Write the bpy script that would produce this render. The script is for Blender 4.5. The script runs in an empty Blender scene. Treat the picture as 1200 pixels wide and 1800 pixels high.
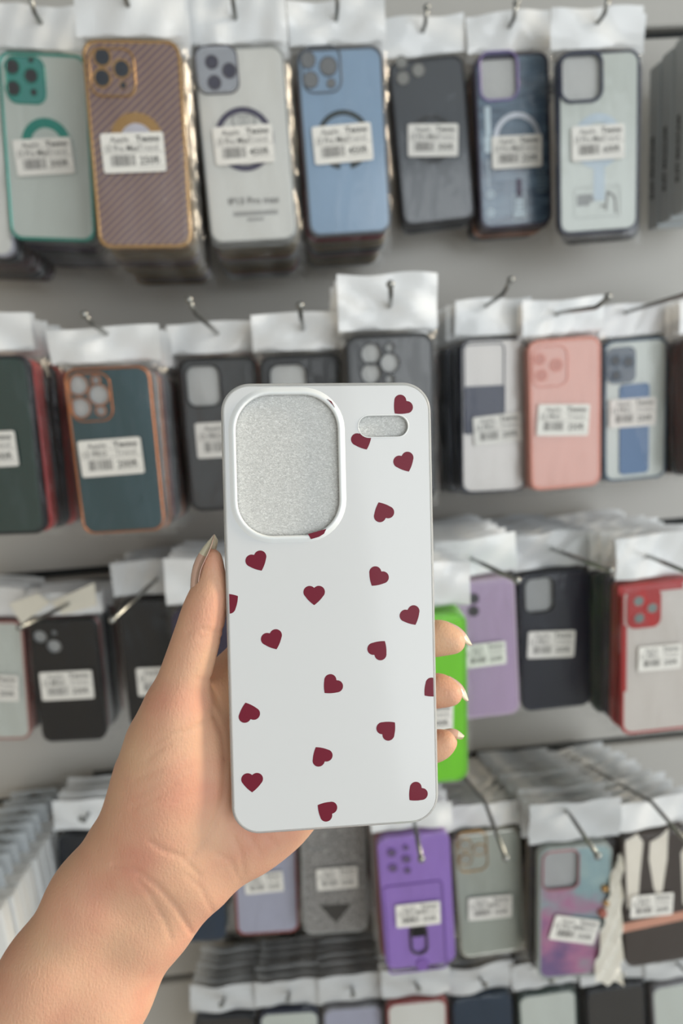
import bpy, bmesh, math, random
import numpy as np
from mathutils import Vector, Matrix
random.seed(7)
SC = bpy.context.scene
COL = SC.collection

# ------------------------------------------------------------------ camera
F = 1200.0                                   # focal length in pixels of the 1200 x 1800 frame
DW = 0.865                                   # camera distance to the wall (m)
CAM = Vector((0.0, -DW, 1.45))
YAW, PITCH, ROLL = map(math.radians, (3.0, 12.0, 4.0))
fwd = Vector((math.sin(YAW)*math.cos(PITCH), math.cos(YAW)*math.cos(PITCH), -math.sin(PITCH)))
r0 = Vector((math.cos(YAW), -math.sin(YAW), 0.0))
u0 = r0.cross(fwd)
RT = r0*math.cos(ROLL) - u0*math.sin(ROLL)
UP = u0*math.cos(ROLL) + r0*math.sin(ROLL)
CAMM = Matrix(((RT.x, UP.x, -fwd.x, CAM.x), (RT.y, UP.y, -fwd.y, CAM.y), (RT.z, UP.z, -fwd.z, CAM.z), (0, 0, 0, 1)))
cd = bpy.data.cameras.new('camera')
cam = bpy.data.objects.new('camera', cd)
COL.objects.link(cam)
cam.matrix_world = CAMM
cd.sensor_fit = 'VERTICAL'
cd.sensor_height = 36.0
cd.lens = 36.0*F/1800.0
cd.clip_start = 0.01
cd.dof.use_dof = True
cd.dof.focus_distance = 0.250
cd.dof.aperture_fstop = 24.0/3.3
SC.camera = cam

# ------------------------------------------------------------------ light and exposure
SC.view_settings.view_transform = 'Standard'
SC.view_settings.look = 'None'
SC.view_settings.gamma = 1.0
SC.view_settings.use_curve_mapping = False
SC.view_settings.exposure = -0.06
SC.cycles.use_denoising = True
SC.cycles.transparent_max_bounces = 24
SC.cycles.max_bounces = 10
W = bpy.data.worlds.new('daylight')
SC.world = W
W.use_nodes = True
bg = W.node_tree.nodes['Background']
bg.inputs[0].default_value = (0.90, 0.97, 1.0, 1)
bg.inputs[1].default_value = 0.95


def lamp(name, kind, energy, color, loc, target, **kw):
    d = bpy.data.lights.new(name, kind)
    d.energy = energy
    d.color = color
    for k, v in kw.items():
        setattr(d, k, v)
    o = bpy.data.objects.new(name, d)
    COL.objects.link(o)
    o.location = loc
    o.rotation_euler = (Vector(target) - Vector(loc)).to_track_quat('-Z', 'Y').to_euler()
    return o


# low warm sun raking in from the right through the shop front, big cool shop window behind the viewer
lamp('sun', 'SUN', 2.9, (1.0, 0.84, 0.62), (3.0, -0.60, 2.2), (0, -0.45, 1.3), angle=math.radians(13.0))
lamp('shop_window', 'AREA', 30.0, (0.93, 0.97, 1.0), (1.5, -2.9, 1.5), (0.1, 0, 1.25), shape='RECTANGLE', size=2.2, size_y=1.9)

# ------------------------------------------------------------------ helpers


def lin(c):
    return tuple(((x/255.0)/12.92 if x <= 10 else ((x/255.0+0.055)/1.055)**2.4) for x in c)


MATS = {}


def mat(name, rgb, rough=0.5, metal=0.0, coat=0.0, trans=0.0, vary=0.06, scale=60.0, bump=0.0, bscale=400.0, spec=0.5, sss=0.0, ior=1.45, alpha=1.0):
    """Procedural principled material; rgb in 0..255 sRGB; a little noise in the colour."""
    if name in MATS:
        return MATS[name]
    m = bpy.data.materials.new(name)
    m.use_nodes = True
    nt = m.node_tree
    b = nt.nodes['Principled BSDF']
    L = nt.links.new
    c = lin(rgb)
    tc = nt.nodes.new('ShaderNodeTexCoord')
    nz = nt.nodes.new('ShaderNodeTexNoise')
    nz.inputs['Scale'].default_value = scale
    nz.inputs['Detail'].default_value = 3.0
    L(tc.outputs['Object'], nz.inputs['Vector'])
    mx = nt.nodes.new('ShaderNodeMix')
    mx.data_type = 'RGBA'
    mx.inputs[6].default_value = tuple(x*(1-vary) for x in c) + (1,)
    mx.inputs[7].default_value = tuple(min(1, x*(1+vary)) for x in c) + (1,)
    L(nz.outputs['Fac'], mx.inputs[0])
    L(mx.outputs[2], b.inputs['Base Color'])
    b.inputs['Roughness'].default_value = rough
    b.inputs['Metallic'].default_value = metal
    b.inputs['Coat Weight'].default_value = coat
    b.inputs['Coat Roughness'].default_value = 0.08
    b.inputs['Transmission Weight'].default_value = trans
    b.inputs['IOR'].default_value = ior
    b.inputs['Alpha'].default_value = alpha
    b.inputs['Specular IOR Level'].default_value = spec
    if sss:
        b.inputs['Subsurface Weight'].default_value = sss
        b.inputs['Subsurface Radius'].default_value = (1.0, 0.35, 0.2)
        b.inputs['Subsurface Scale'].default_value = 0.003
    if bump:
        n2 = nt.nodes.new('ShaderNodeTexNoise')
        n2.inputs['Scale'].default_value = bscale
        n2.inputs['Detail'].default_value = 4.0
        L(tc.outputs['Object'], n2.inputs['Vector'])
        bp = nt.nodes.new('ShaderNodeBump')
        bp.inputs['Strength'].default_value = bump
        bp.inputs['Distance'].default_value = 0.001
        L(n2.outputs['Fac'], bp.inputs['Height'])
        L(bp.outputs[0], b.inputs['Normal'])
    MATS[name] = m
    return m


def ramp_mat(name, kind, stops, scale, rough=0.35, coat=0.4, rot=0.0, distort=0.0, stretch=(1, 1, 1), metal=0.0, trans=0.0, alpha=1.0, grad=None):
    """Colour-ramped procedural texture: kind = noise / voronoi / wave."""
    if name in MATS:
        return MATS[name]
    m = bpy.data.materials.new(name)
    m.use_nodes = True
    nt = m.node_tree
    b = nt.nodes['Principled BSDF']
    L = nt.links.new
    tc = nt.nodes.new('ShaderNodeTexCoord')
    mp = nt.nodes.new('ShaderNodeMapping')
    mp.inputs['Rotation'].default_value = (0, 0, rot)
    mp.inputs['Scale'].default_value = stretch
    L(tc.outputs['Object'], mp.inputs['Vector'])
    t = nt.nodes.new({'noise': 'ShaderNodeTexNoise', 'voronoi': 'ShaderNodeTexVoronoi', 'wave': 'ShaderNodeTexWave'}[kind])
    t.inputs['Scale'].default_value = scale
    if kind == 'wave':
        t.inputs['Distortion'].default_value = distort
    L(mp.outputs[0], t.inputs['Vector'])
    cr = nt.nodes.new('ShaderNodeValToRGB')
    el = cr.color_ramp.elements
    while len(el) < len(stops):
        el.new(0.5)
    for e, (p, c) in zip(el, stops):
        e.position = p
        e.color = lin(c) + (1,)
    fac = t.outputs['Distance' if kind == 'voronoi' else 'Fac']
    if grad:
        dp = nt.nodes.new('ShaderNodeVectorMath')
        dp.operation = 'DOT_PRODUCT'
        dp.inputs[1].default_value = grad
        L(tc.outputs['Object'], dp.inputs[0])
        ad = nt.nodes.new('ShaderNodeMath')
        ad.operation = 'ADD'
        L(fac, ad.inputs[0])
        L(dp.outputs['Value'], ad.inputs[1])
        fac = ad.outputs[0]
    L(fac, cr.inputs[0])
    L(cr.outputs[0], b.inputs['Base Color'])
    b.inputs['Roughness'].default_value = rough
    b.inputs['Coat Weight'].default_value = coat
    b.inputs['Coat Roughness'].default_value = 0.1
    b.inputs['Metallic'].default_value = metal
    b.inputs['Transmission Weight'].default_value = trans
    b.inputs['Alpha'].default_value = alpha
    MATS[name] = m
    return m


def film(name, haze, gloss, rough, tint=(235, 238, 240), bscale=45.0, bump=0.6, stretch=(1, 0.35, 1)):
    """Thin clear plastic film: mostly see-through, creased and glossy."""
    if name in MATS:
        return MATS[name]
    m = bpy.data.materials.new(name)
    m.use_nodes = True
    nt = m.node_tree
    L = nt.links.new
    for n in list(nt.nodes):
        if n.type != 'OUTPUT_MATERIAL':
            nt.nodes.remove(n)
    out = [n for n in nt.nodes if n.type == 'OUTPUT_MATERIAL'][0]
    tc = nt.nodes.new('ShaderNodeTexCoord')
    mp = nt.nodes.new('ShaderNodeMapping')
    mp.inputs['Scale'].default_value = stretch
    L(tc.outputs['Object'], mp.inputs['Vector'])
    nz = nt.nodes.new('ShaderNodeTexNoise')
    nz.inputs['Scale'].default_value = bscale
    nz.inputs['Detail'].default_value = 2.5
    nz.inputs['Distortion'].default_value = 0.6
    L(mp.outputs[0], nz.inputs['Vector'])
    bp = nt.nodes.new('ShaderNodeBump')
    bp.inputs['Strength'].default_value = bump
    bp.inputs['Distance'].default_value = 0.006
    L(nz.outputs['Fac'], bp.inputs['Height'])
    tr = nt.nodes.new('ShaderNodeBsdfTransparent')
    di = nt.nodes.new('ShaderNodeBsdfDiffuse')
    di.inputs[0].default_value = lin(tint) + (1,)
    gl = nt.nodes.new('ShaderNodeBsdfGlossy')
    gl.inputs['Roughness'].default_value = rough
    L(bp.outputs[0], gl.inputs['Normal'])
    fr = nt.nodes.new('ShaderNodeFresnel')
    fr.inputs[0].default_value = 1.45
    L(bp.outputs[0], fr.inputs['Normal'])
    mu = nt.nodes.new('ShaderNodeMath')
    mu.operation = 'MULTIPLY'
    mu.inputs[1].default_value = gloss
    L(fr.outputs[0], mu.inputs[0])
    m1 = nt.nodes.new('ShaderNodeMixShader')
    m1.inputs[0].default_value = haze
    L(tr.outputs[0], m1.inputs[1])
    L(di.outputs[0], m1.inputs[2])
    m2 = nt.nodes.new('ShaderNodeMixShader')
    L(mu.outputs[0], m2.inputs[0])
    L(m1.outputs[0], m2.inputs[1])
    L(gl.outputs[0], m2.inputs[2])
    L(m2.outputs[0], out.inputs[0])
    MATS[name] = m
    return m


def tag(o, label, cat=None, group=None, kind=None):
    if label:
        o['label'] = label
    if cat:
        o['category'] = cat
    if group:
        o['group'] = group
    if kind:
        o['kind'] = kind
    return o


def empty(name, M):
    o = bpy.data.objects.new(name, None)
    o.empty_display_size = 0.01
    COL.objects.link(o)
    o.matrix_world = M
    return o


def obj(name, me, m=None, parent=None, M=None):
    o = bpy.data.objects.new(name, me)
    COL.objects.link(o)
    if m is not None:
        if len(me.materials) == 0:
            me.materials.append(m)
        o.material_slots[0].link = 'OBJECT'
        o.material_slots[0].material = m
    if parent is not None:
        o.parent = parent
    if M is not None:
        o.matrix_basis = M
    return o


def smooth(me, on=True):
    me.polygons.foreach_set('use_smooth', [on]*len(me.polygons))
    me.update()
    return me


def rr(cx, cy, w, h, r, n=6):
    """rounded rectangle outline, metres, counter-clockwise"""
    r = max(0.00005, min(r, w/2-1e-5, h/2-1e-5))
    P = []
    for sx, sy, a0 in ((1, 1, 0), (-1, 1, 90), (-1, -1, 180), (1, -1, 270)):
        for k in range(n+1):
            a = math.radians(a0 + 90.0*k/n)
            P.append((cx + sx*(w/2-r) + r*math.cos(a), cy + sy*(h/2-r) + r*math.sin(a)))
    return P


def circ(cx, cy, r, n=20):
    return [(cx+r*math.cos(2*math.pi*k/n), cy+r*math.sin(2*math.pi*k/n)) for k in range(n)]


def plate(loops, z0, z1, bevel=0.0):
    """flat plate between z0 and z1 from closed outlines (first outer, others holes)"""
    cu = bpy.data.curves.new('tmp', 'CURVE')
    cu.dimensions = '2D'
    cu.fill_mode = 'BOTH'
    cu.extrude = max(1e-6, (z1-z0)/2-bevel)
    cu.bevel_depth = bevel
    cu.bevel_resolution = 1 if bevel else 0
    cu.offset = -bevel
    for P in loops:
        s = cu.splines.new('POLY')
        s.points.add(len(P)-1)
        for q, p in zip(s.points, P):
            q.co = (p[0], p[1], 0, 1)
        s.use_cyclic_u = True
    o = bpy.data.objects.new('tmp', cu)
    me = bpy.data.meshes.new_from_object(o)
    bpy.data.objects.remove(o)
    bpy.data.curves.remove(cu)
    me.transform(Matrix.Translation((0, 0, (z0+z1)/2)))
    me.materials.clear()
    return me


def text_mesh(s, size, x, y, align='LEFT', stretch=1.0, bold=0.0, rot=0.0):
    cu = bpy.data.curves.new('tmp', 'FONT')
    cu.body = s
    cu.size = size
    cu.align_x = align
    cu.resolution_u = 2
    cu.offset = bold
    o = bpy.data.objects.new('tmp', cu)
    me = bpy.data.meshes.new_from_object(o)
    bpy.data.objects.remove(o)
    bpy.data.curves.remove(cu)
    me.transform(Matrix.Translation((x, y, 0)) @ Matrix.Rotation(rot, 4, 'Z') @ Matrix.Diagonal((stretch, 1, 1, 1)))
    me.materials.clear()
    return me


def join(meshes, name='joined'):
    bm = bmesh.new()
    for me in meshes:
        bm.from_mesh(me)
    out = bpy.data.meshes.new(name)
    bm.to_mesh(out)
    bm.free()
    return out


def boxmesh(x0, x1, y0, y1, z0, z1, bevel=0.0):
    bm = bmesh.new()
    bmesh.ops.create_cube(bm, size=1.0)
    for v in bm.verts:
        v.co = ((x0+x1)/2 + v.co.x*(x1-x0), (y0+y1)/2 + v.co.y*(y1-y0), (z0+z1)/2 + v.co.z*(z1-z0))
    if bevel:
        bmesh.ops.bevel(bm, geom=bm.edges[:], offset=bevel, segments=2, affect='EDGES')
    me = bpy.data.meshes.new('box')
    bm.to_mesh(me)
    bm.free()
    return me


def tube(points, radii, n=10, caps=True):
    bm = bmesh.new()
    P = [Vector(p) for p in points]
    if not hasattr(radii, '__len__'):
        radii = [radii]*len(P)
    rings = []
    side = None
    for i, p in enumerate(P):
        t = (P[min(i+1, len(P)-1)] - P[max(i-1, 0)]).normalized()
        if side is None:
            side = t.orthogonal().normalized()
        side = (side - t*side.dot(t)).normalized()
        b = t.cross(side)
        rings.append([bm.verts.new(p + (side*math.cos(2*math.pi*k/n) + b*math.sin(2*math.pi*k/n))*radii[i]) for k in range(n)])
    for a, b in zip(rings, rings[1:]):
        for k in range(n):
            bm.faces.new((a[k], a[(k+1) % n], b[(k+1) % n], b[k]))
    if caps:
        bm.faces.new(rings[0][::-1])
        bm.faces.new(rings[-1])
    me = bpy.data.meshes.new('tube')
    bm.to_mesh(me)
    bm.free()
    return smooth(me)


def ball(c, r):
    bm = bmesh.new()
    bmesh.ops.create_uvsphere(bm, u_segments=14, v_segments=8, radius=r, matrix=Matrix.Translation(c))
    me = bpy.data.meshes.new('ball')
    bm.to_mesh(me)
    bm.free()
    return smooth(me)


def loft(w, h, r, prof, cx=0.0, cy=0.0, n=8, closed=False):
    """sweep a (inset, z) profile round a rounded rectangle"""
    vs, fs = [], []
    rings = []
    for ins, z in prof:
        P = rr(cx, cy, w-2*ins, h-2*ins, r-ins, n)
        rings.append(len(vs))
        vs += [(p[0], p[1], z) for p in P]
        cnt = len(P)
    seq = list(zip(rings, rings[1:])) + ([(rings[-1], rings[0])] if closed else [])
    for a, b in seq:
        for k in range(cnt):
            fs.append((a+k, b+k, b+(k+1) % cnt, a+(k+1) % cnt))
    me = bpy.data.meshes.new('loft')
    me.from_pydata(vs, [], fs)
    me.update()
    return smooth(me)


def ray(u, v):
    return fwd + RT*((u-600.0)/F) + UP*((900.0-v)/F)


def pix(u, v, zc):
    return CAM + ray(u, v)*zc


def onwall(u, v, d):
    """point seen at pixel (u, v) that stands d metres in front of the wall plane y = 0"""
    k = ray(u, v)
    return CAM + k*((-d - CAM.y)/k.y)


def proj(p):
    q = Vector(p) - CAM
    z = q.dot(fwd)
    return 600+F*q.dot(RT)/z, 900-F*q.dot(UP)/z


# ------------------------------------------------------------------ materials
GREY_PANEL = mat('grey_laminate', (188, 186, 181), 0.42, vary=0.03, scale=9, bump=0.04, bscale=900)
DARK_GAP = mat('dark_groove', (48, 50, 50), 0.7)
FLOOR = mat('floor_tile', (170, 166, 160), 0.4, vary=0.08, scale=6)
STEEL = mat('zinc_wire', (150, 152, 150), 0.28, 0.9, vary=0.05)
STEEL_D = mat('bracket_steel', (120, 122, 122), 0.4, 0.6)
BAG = film('clear_poly_bag', 0.010, 0.55, 0.08)
BAG_B = film('clear_poly_bag_dull', 0.03, 0.8, 0.16, bscale=60)
HEADER = mat('pearl_header_film', (236, 238, 239), 0.22, coat=0.5, vary=0.03, bump=0.5, bscale=55)
HEADER2 = mat('grey_header_film', (205, 208, 210), 0.25, coat=0.4, vary=0.05, bump=0.5, bscale=60)
PAPER = mat('label_paper', (238, 236, 230), 0.55, vary=0.02)
INK = mat('black_ink', (38, 36, 36), 0.6)
INKG = mat('grey_ink', (120, 118, 116), 0.6)
INSERT = mat('foam_insert', (205, 206, 204), 0.75, vary=0.05, scale=200, bump=0.15, bscale=900)
INSERT_G = mat('foam_insert_grey', (176, 178, 178), 0.75, vary=0.05, scale=200)
BLACKM = mat('black_tpu', (20, 21, 24), 0.4)

# ------------------------------------------------------------------ the wall and floor
zA = onwall(600, 968, 0).z
zB = onwall(600, 1352, 0).z
SP = zA - zB
wall = obj('wall_back', boxmesh(-1.9, 1.9, 0.016, 0.06, 0.0, 2.7), DARK_GAP)
tag(wall, 'grey laminate display wall with horizontal panels and dark hook grooves', kind='structure')
G0 = onwall(600, 590, 0).z                   # groove that hides behind the second row's headers
GRV = [zB-4*SP, zB-3*SP, zB-2*SP, zB-SP, zB, zA, G0, G0+SP, G0+2*SP, G0+3*SP, G0+4*SP]
for za, zb in zip(GRV, GRV[1:]):
    za, zb = max(za, 0.0), min(zb, 2.7)
    if zb-za > 0.05:
        obj('wall_panel', boxmesh(-1.9, 1.9, 0.0, 0.0158, za+0.006, zb-0.006, 0.0015), GREY_PANEL, wall)
flo = obj('floor', boxmesh(-1.9, 1.9, -3.6, 0.06, -0.05, 0.0), FLOOR)
tag(flo, 'pale grey tiled shop floor', kind='structure')
PLASTER = mat('painted_plaster', (150, 146, 140), 0.7, vary=0.03, scale=8)
tag(obj('wall_left_unseen', boxmesh(-1.0, -0.94, -3.6, -0.001, 0.0, 2.7), PLASTER), 'unseen side wall left of the display, added to block light', kind='structure')  # out of view; added to block ambient light so left sides go darker
tag(obj('ceiling', boxmesh(-1.9, 1.9, -3.6, 0.06, 2.701, 2.76), mat('white_ceiling', (205, 204, 200), 0.8)), 'unseen pale ceiling, added to block light from above', kind='structure')  # out of view too, added to cut the ambient light from overhead

# ------------------------------------------------------------------ price labels
LABEL_CACHE = {}


def label_meshes(model, price, brand='Apple'):
    key = (model, price, brand)
    if key in LABEL_CACHE:
        return LABEL_CACHE[key]
    mm = 0.001
    base = plate([rr(0, 0, 54*mm, 32*mm, 2*mm, 3)], 0, 0.15*mm)
    z = 0.0003
    T = [text_mesh(brand, 6.2*mm, -19*mm, 8.8*mm, 'LEFT', 1.1),
         text_mesh('Tecno', 6.4*mm, 3*mm, 8.8*mm, 'LEFT', 1.25, 0.00018),
         text_mesh(model, 6.2*mm, -25*mm, 1.6*mm, 'LEFT', min(1.1, 10.2/len(model)), 0.00006),
         text_mesh(price, 9.0*mm, 4.5*mm, -9.6*mm, 'LEFT', 0.95, 0.00008)]
    G = [text_mesh('Trend', 6.2*mm, 4*mm, 1.6*mm, 'LEFT', 1.15)]
    rnd = random.Random(hash(len(model)*31+len(price)))
    B = []
    x = -20.0
    while x < 0.5:
        w = rnd.choice((0.35, 0.5, 0.8, 1.1))
        B.append(plate([rr(x*mm+w*mm/2, -6.2*mm, w*mm, 9*mm, 0.01*mm, 1)], 0, 0.00005))
        x += w + rnd.choice((0.4, 0.5, 0.9))
    Ln = [plate([rr(0, 0.2*mm, 52*mm, 0.35*mm, 0.01*mm, 1)], 0, 0.00005),
          plate([rr(0.5*mm, 7.4*mm, 46*mm, 0.2*mm, 0.01*mm, 1)], 0, 0.00005),
          plate([rr(14.5*mm, -11.6*mm, 23*mm, 0.25*mm, 0.01*mm, 1)], 0, 0.00005)]
    out = []
    for name, ms in (('lettering', T), ('small_lettering', G), ('barcode', B), ('ruled_lines', Ln)):
        me = join(ms, name)
        me.transform(Matrix.Translation((0, 0, z)))
        out.append((name, me))
    LABEL_CACHE[key] = (base, out)
    return LABEL_CACHE[key]


# ------------------------------------------------------------------ packs
SHEETS = {}


def sheet(w, h, seed, kind):
    """creased film: 'bag' drapes over a case, 'header' is the flat top flap"""
    key = (round(w, 3), round(h, 3), seed, kind)
    if key in SHEETS:
        return SHEETS[key]
    rnd = random.Random(seed)
    nx, ny = (22, 36) if kind == 'bag' else (18, 8)
    ph = [rnd.uniform(0, 6.28) for _ in range(8)]
    fr = [rnd.uniform(60, 190) for _ in range(8)]
    vs, fs = [], []
    for j in range(ny+1):
        for i in range(nx+1):
            a, b = i/nx*2-1, j/ny*2-1
            x, y = a*w/2, b*h/2
            if kind == 'bag':
                ex, ey = max(0.0, (abs(a)-0.86)/0.14), max(0.0, (abs(b)-0.90)/0.10)
                z = 0.0016 - 0.009*min(1.0, (ex**1.5+ey**1.5))
                edge = min(1, ex+ey)
                z += 0.0005*math.sin(fr[0]*(x*0.9+y*0.3)+ph[0]) + 0.0012*edge*(math.sin(1.1*fr[1]*(x+y)+ph[1])+0.6*math.sin(2.9*fr[4]*(x-0.7*y)+ph[4]))
                x += 0.0011*edge*(math.sin(0.8*fr[2]*y+ph[2])+0.5*math.sin(2.3*fr[5]*y+ph[5]))
                y += 0.0012*edge*(math.sin(0.9*fr[3]*x+ph[3])+0.5*math.sin(2.2*fr[6]*x+ph[6]))
                z = max(z, 0.0009) if edge <= 0 else z
            else:
                z = 0.0016*math.sin(fr[0]*0.5*x+ph[0]) + 0.0012*math.sin(fr[1]*(x*0.6+y)+ph[1]) + 0.0008*math.sin(fr[2]*1.4*x-fr[3]*y+ph[2])
                z -= 0.002*(1-b)*0.5
                y += 0.0012*math.sin(fr[4]*x*0.6+ph[4])*(b > 0.9)
            vs.append((x, y, z))
    for j in range(ny):
        for i in range(nx):
            k = j*(nx+1)+i
            fs.append((k, k+1, k+nx+2, k+nx+1))
    me = bpy.data.meshes.new(kind)
    me.from_pydata(vs, [], fs)
    me.update()
    smooth(me)
    SHEETS[key] = me
    return me


class Pack:
    pass


PACKS = {}
mm = 0.001
ORD = ('first', 'second', 'third', 'fourth', 'fifth', 'sixth', 'seventh', 'eighth', 'ninth', 'tenth', 'eleventh')
SHORT = {'teal': 'teal rimmed', 'gold': 'mauve and gold', 'white': 'milky white', 'blue': 'blue grey', 'smoke': 'smoky grey', 'tech': 'circuit print', 'nclear': 'navy rimmed frosted clear', 'edgewhite': 'pale lilac top left',
         'dgreen': 'dark green', 'copper': 'copper rimmed teal', 'blackc': 'black square camera', 'blackd': 'black behind the heart case', 'blackcirc': 'black round camera', 'nslider': 'navy slider', 'salmon': 'salmon pink',
         'strap': 'blue finger strap', 'edgemaroon': 'dark maroon right edge', 'rosegrey': 'rose rimmed grey', 'black13': 'two hole glossy black', 'blackplain': 'plain black thumb side', 'hiddenplum': 'plum behind the thumb',
         'lime': 'lime green', 'lilac': 'lilac satin', 'navy11': 'dark navy square camera', 'redb': 'red bumper', 'navyk': 'blue black wrist', 'lav': 'lavender', 'glitter': 'glittery clear', 'armour': 'purple armoured',
         'silver': 'sage silver', 'marble': 'pink teal marbled', 'wallet': 'charcoal wallet', 'wristdark': 'dark wrist side'}


def frame(u, v, w, Wmm, lean, yaw=0.0, zc=None):
    zc = zc or F*Wmm*mm/w
    p = pix(u, v, zc)
    a = proj(p+Vector((0, 0, 0.04)))
    b = proj(p-Vector((0, 0, 0.04)))
    nat = math.degrees(math.atan2(b[0]-a[0], b[1]-a[1]))
    al = math.radians(lean-nat)
    yw = math.radians(yaw)
    # local x right, y up, z towards the viewer
    R = Matrix(((1, 0, 0), (0, 0, -1), (0, 1, 0))).to_4x4()
    M = Matrix.Translation(p) @ Matrix.Rotation(yw, 4, 'Z') @ R @ Matrix.Rotation(al, 4, 'Z')
    return M, p, zc


def local(M, u, v):
    """pixel -> (x, y) in the pack's own face plane"""
    Mi = M.inverted()
    o = Mi @ CAM
    d = Mi.to_3x3() @ ray(u, v)
    t = -o.z/d.z
    q = o + d*t
    return q.x, q.y


def pbox(M, u0_, v0_, u1_, v1_):
    a = local(M, u0_, v0_)
    b = local(M, u1_, v1_)
    return (a[0]+b[0])/2, (a[1]+b[1])/2, abs(b[0]-a[0]), abs(b[1]-a[1])


def pack(key, label, c, w, Wmm, Hmm, lean, rim, back, cut=(), insert=None, lab=None, head=36.0, headmat=None, stack=(), n=None,
         yaw=0.0, short=None, rimw=3.0, corner=11.0, thick=9.5, extras=None, bag=True, step=0.0145, headw=9.0, seed=None, edgez=0.0, panel=True, sway=0.0, drop=0.11):
    M, p, zc = frame(c[0], c[1], w, Wmm, lean, yaw)
    W_, H_ = Wmm*mm, Hmm*mm
    seed = seed if seed is not None else len(PACKS)+3
    K = Pack()
    K.M, K.p, K.zc, K.W, K.H, K.label = M, p, zc, W_, H_, label
    K.d = -p.y
    K.drop = drop
    PACKS[key] = K
    root = empty('phone_case_pack', M)
    tag(root, label, 'phone case', 'bagged phone cases on the display wall')
    K.root = root
    r = corner*mm
    rw = rimw*mm
    rim_me = plate([rr(0, 0, W_, H_, r), rr(0, 0, W_-2*rw, H_-2*rw, r-rw*0.6)], -thick*mm, edgez*mm+0.0004, 0.0009)
    smooth(rim_me, False)
    obj('case_rim', rim_me, rim, root)
    holes = [h(M) if callable(h) else h for h in cut]
    if panel:
        obj('back_panel', plate([rr(0, 0, W_-1.6*rw, H_-1.6*rw, r-rw*0.5)] + holes, -2.0*mm, -0.1*mm), back, root)
    if insert is not None or not holes:
        insert = insert or INSERT_G
    obj('paper_insert', plate([rr(0, 0, W_-2.2*rw, H_-2.2*rw, r-rw*0.6)], -5*mm, -4*mm), insert or INSERT, root)
    if extras:
        extras(root, M)
    hb = 0.004
    bh = H_+0.014
    if bag:
        obj('clear_bag', sheet(W_+0.012, bh, seed, 'bag'), BAG, root)
    hh = head*mm
    hm = None
    if head:
        hm = sheet(W_+headw*mm, hh, seed, 'header')
        o = obj('header_flap', hm, headmat or HEADER, root)
        o.location = (0, H_/2+hb+hh/2, -0.003)
    if lab:
        lu, lv, lw, la, model, price = lab
        x, y = local(M, lu, lv)
        base, prn = label_meshes(model, price)
        o = obj('price_label', base, PAPER, root)
        # image angle of the label relative to the pack's own x axis
        q0 = M @ Vector((x-0.02, y, 0))
        q1 = M @ Vector((x+0.02, y, 0))
        a, b = proj(q0), proj(q1)
        nat = math.atan2(a[1]-b[1], b[0]-a[0])
        s = (lw/math.hypot(b[0]-a[0], b[1]-a[1])*0.04)/0.054
        o.matrix_basis = Matrix.Translation((x, y, 0.0028)) @ Matrix.Rotation(math.radians(la)-nat, 4, 'Z') @ Matrix.Diagonal((s, s, 1, 1))
        for nm, me in prn:
            obj(nm, me, INK if nm == 'lettering' else INKG, o)
    # the packs behind it on the same hook
    rnd = random.Random(seed*13+1)
    if n is None:
        n = int(min(9, max(0, (K.d-0.035)/step)))
    if stack and n:
        full = plate([rr(0, 0, W_, H_, r, 4)], -thick*mm, 0.0, 0.001)
        for i in range(1, n+1):
            t = i*step
            Mi = Matrix.Translation((rnd.uniform(-.0022, .0022)+sway*t, t, -t*drop+rnd.uniform(-.0015, .0015))) @ M @ Matrix.Rotation(math.radians(rnd.uniform(-1.3, 1.3)), 4, 'Z')
            e = empty('phone_case_pack', Mi)
            sh = SHORT.get(key) or 'bottom row ' + ORD[int(key[3:])]
            tag(e, '%s bagged case back from the front in the %s stack' % (ORD[i], sh), 'phone case', 'cases behind the %s case' % sh)
            obj('case_body', full, stack[(i-1) % len(stack)], e)
            if bag:
                obj('clear_bag', sheet(W_+0.012, bh, seed+50+i % 3, 'bag'), BAG_B, e)
            if head:
                o = obj('header_flap', hm, headmat or HEADER, e)
                o.location = (rnd.uniform(-.002, .002), H_/2+hb+hh/2+rnd.uniform(-.0015, .002), -0.003)
    return K


def hole_rr(u0_, v0_, u1_, v1_, r):
    return lambda M: rr(*pbox(M, u0_, v0_, u1_, v1_), r*mm)


def hole_c(u, v, rpx):
    def f(M):
        x, y = local(M, u, v)
        x2, _ = local(M, u+rpx, v)
        return circ(x, y, abs(x2-x), 18)
    return f


def camera_ring(root, M, box, r, wid, m, h=1.4, name='camera_ring'):
    x, y, w_, h_ = pbox(M, *box)
    o = obj(name, plate([rr(x, y, w_+2*wid*mm, h_+2*wid*mm, (r+wid)*mm), rr(x, y, w_, h_, r*mm)], -1.5*mm, h*mm, 0.0004), m, root)
    return o


def lens(root, M, u, v, rpx, glass, ring, name='lens', rw=0.22, z=1.2):
    x, y = local(M, u, v)
    x2, _ = local(M, u+rpx, v)
    r = abs(x2-x)
    o = obj(name, plate([circ(x, y, r*(1-rw))], -0.5*mm, (z-0.2)*mm), glass, root)
    obj('lens_ring', plate([circ(x, y, r), circ(x, y, r*(1-rw))], -0.5*mm, z*mm, 0.0002), ring, o)
    return o


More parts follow.
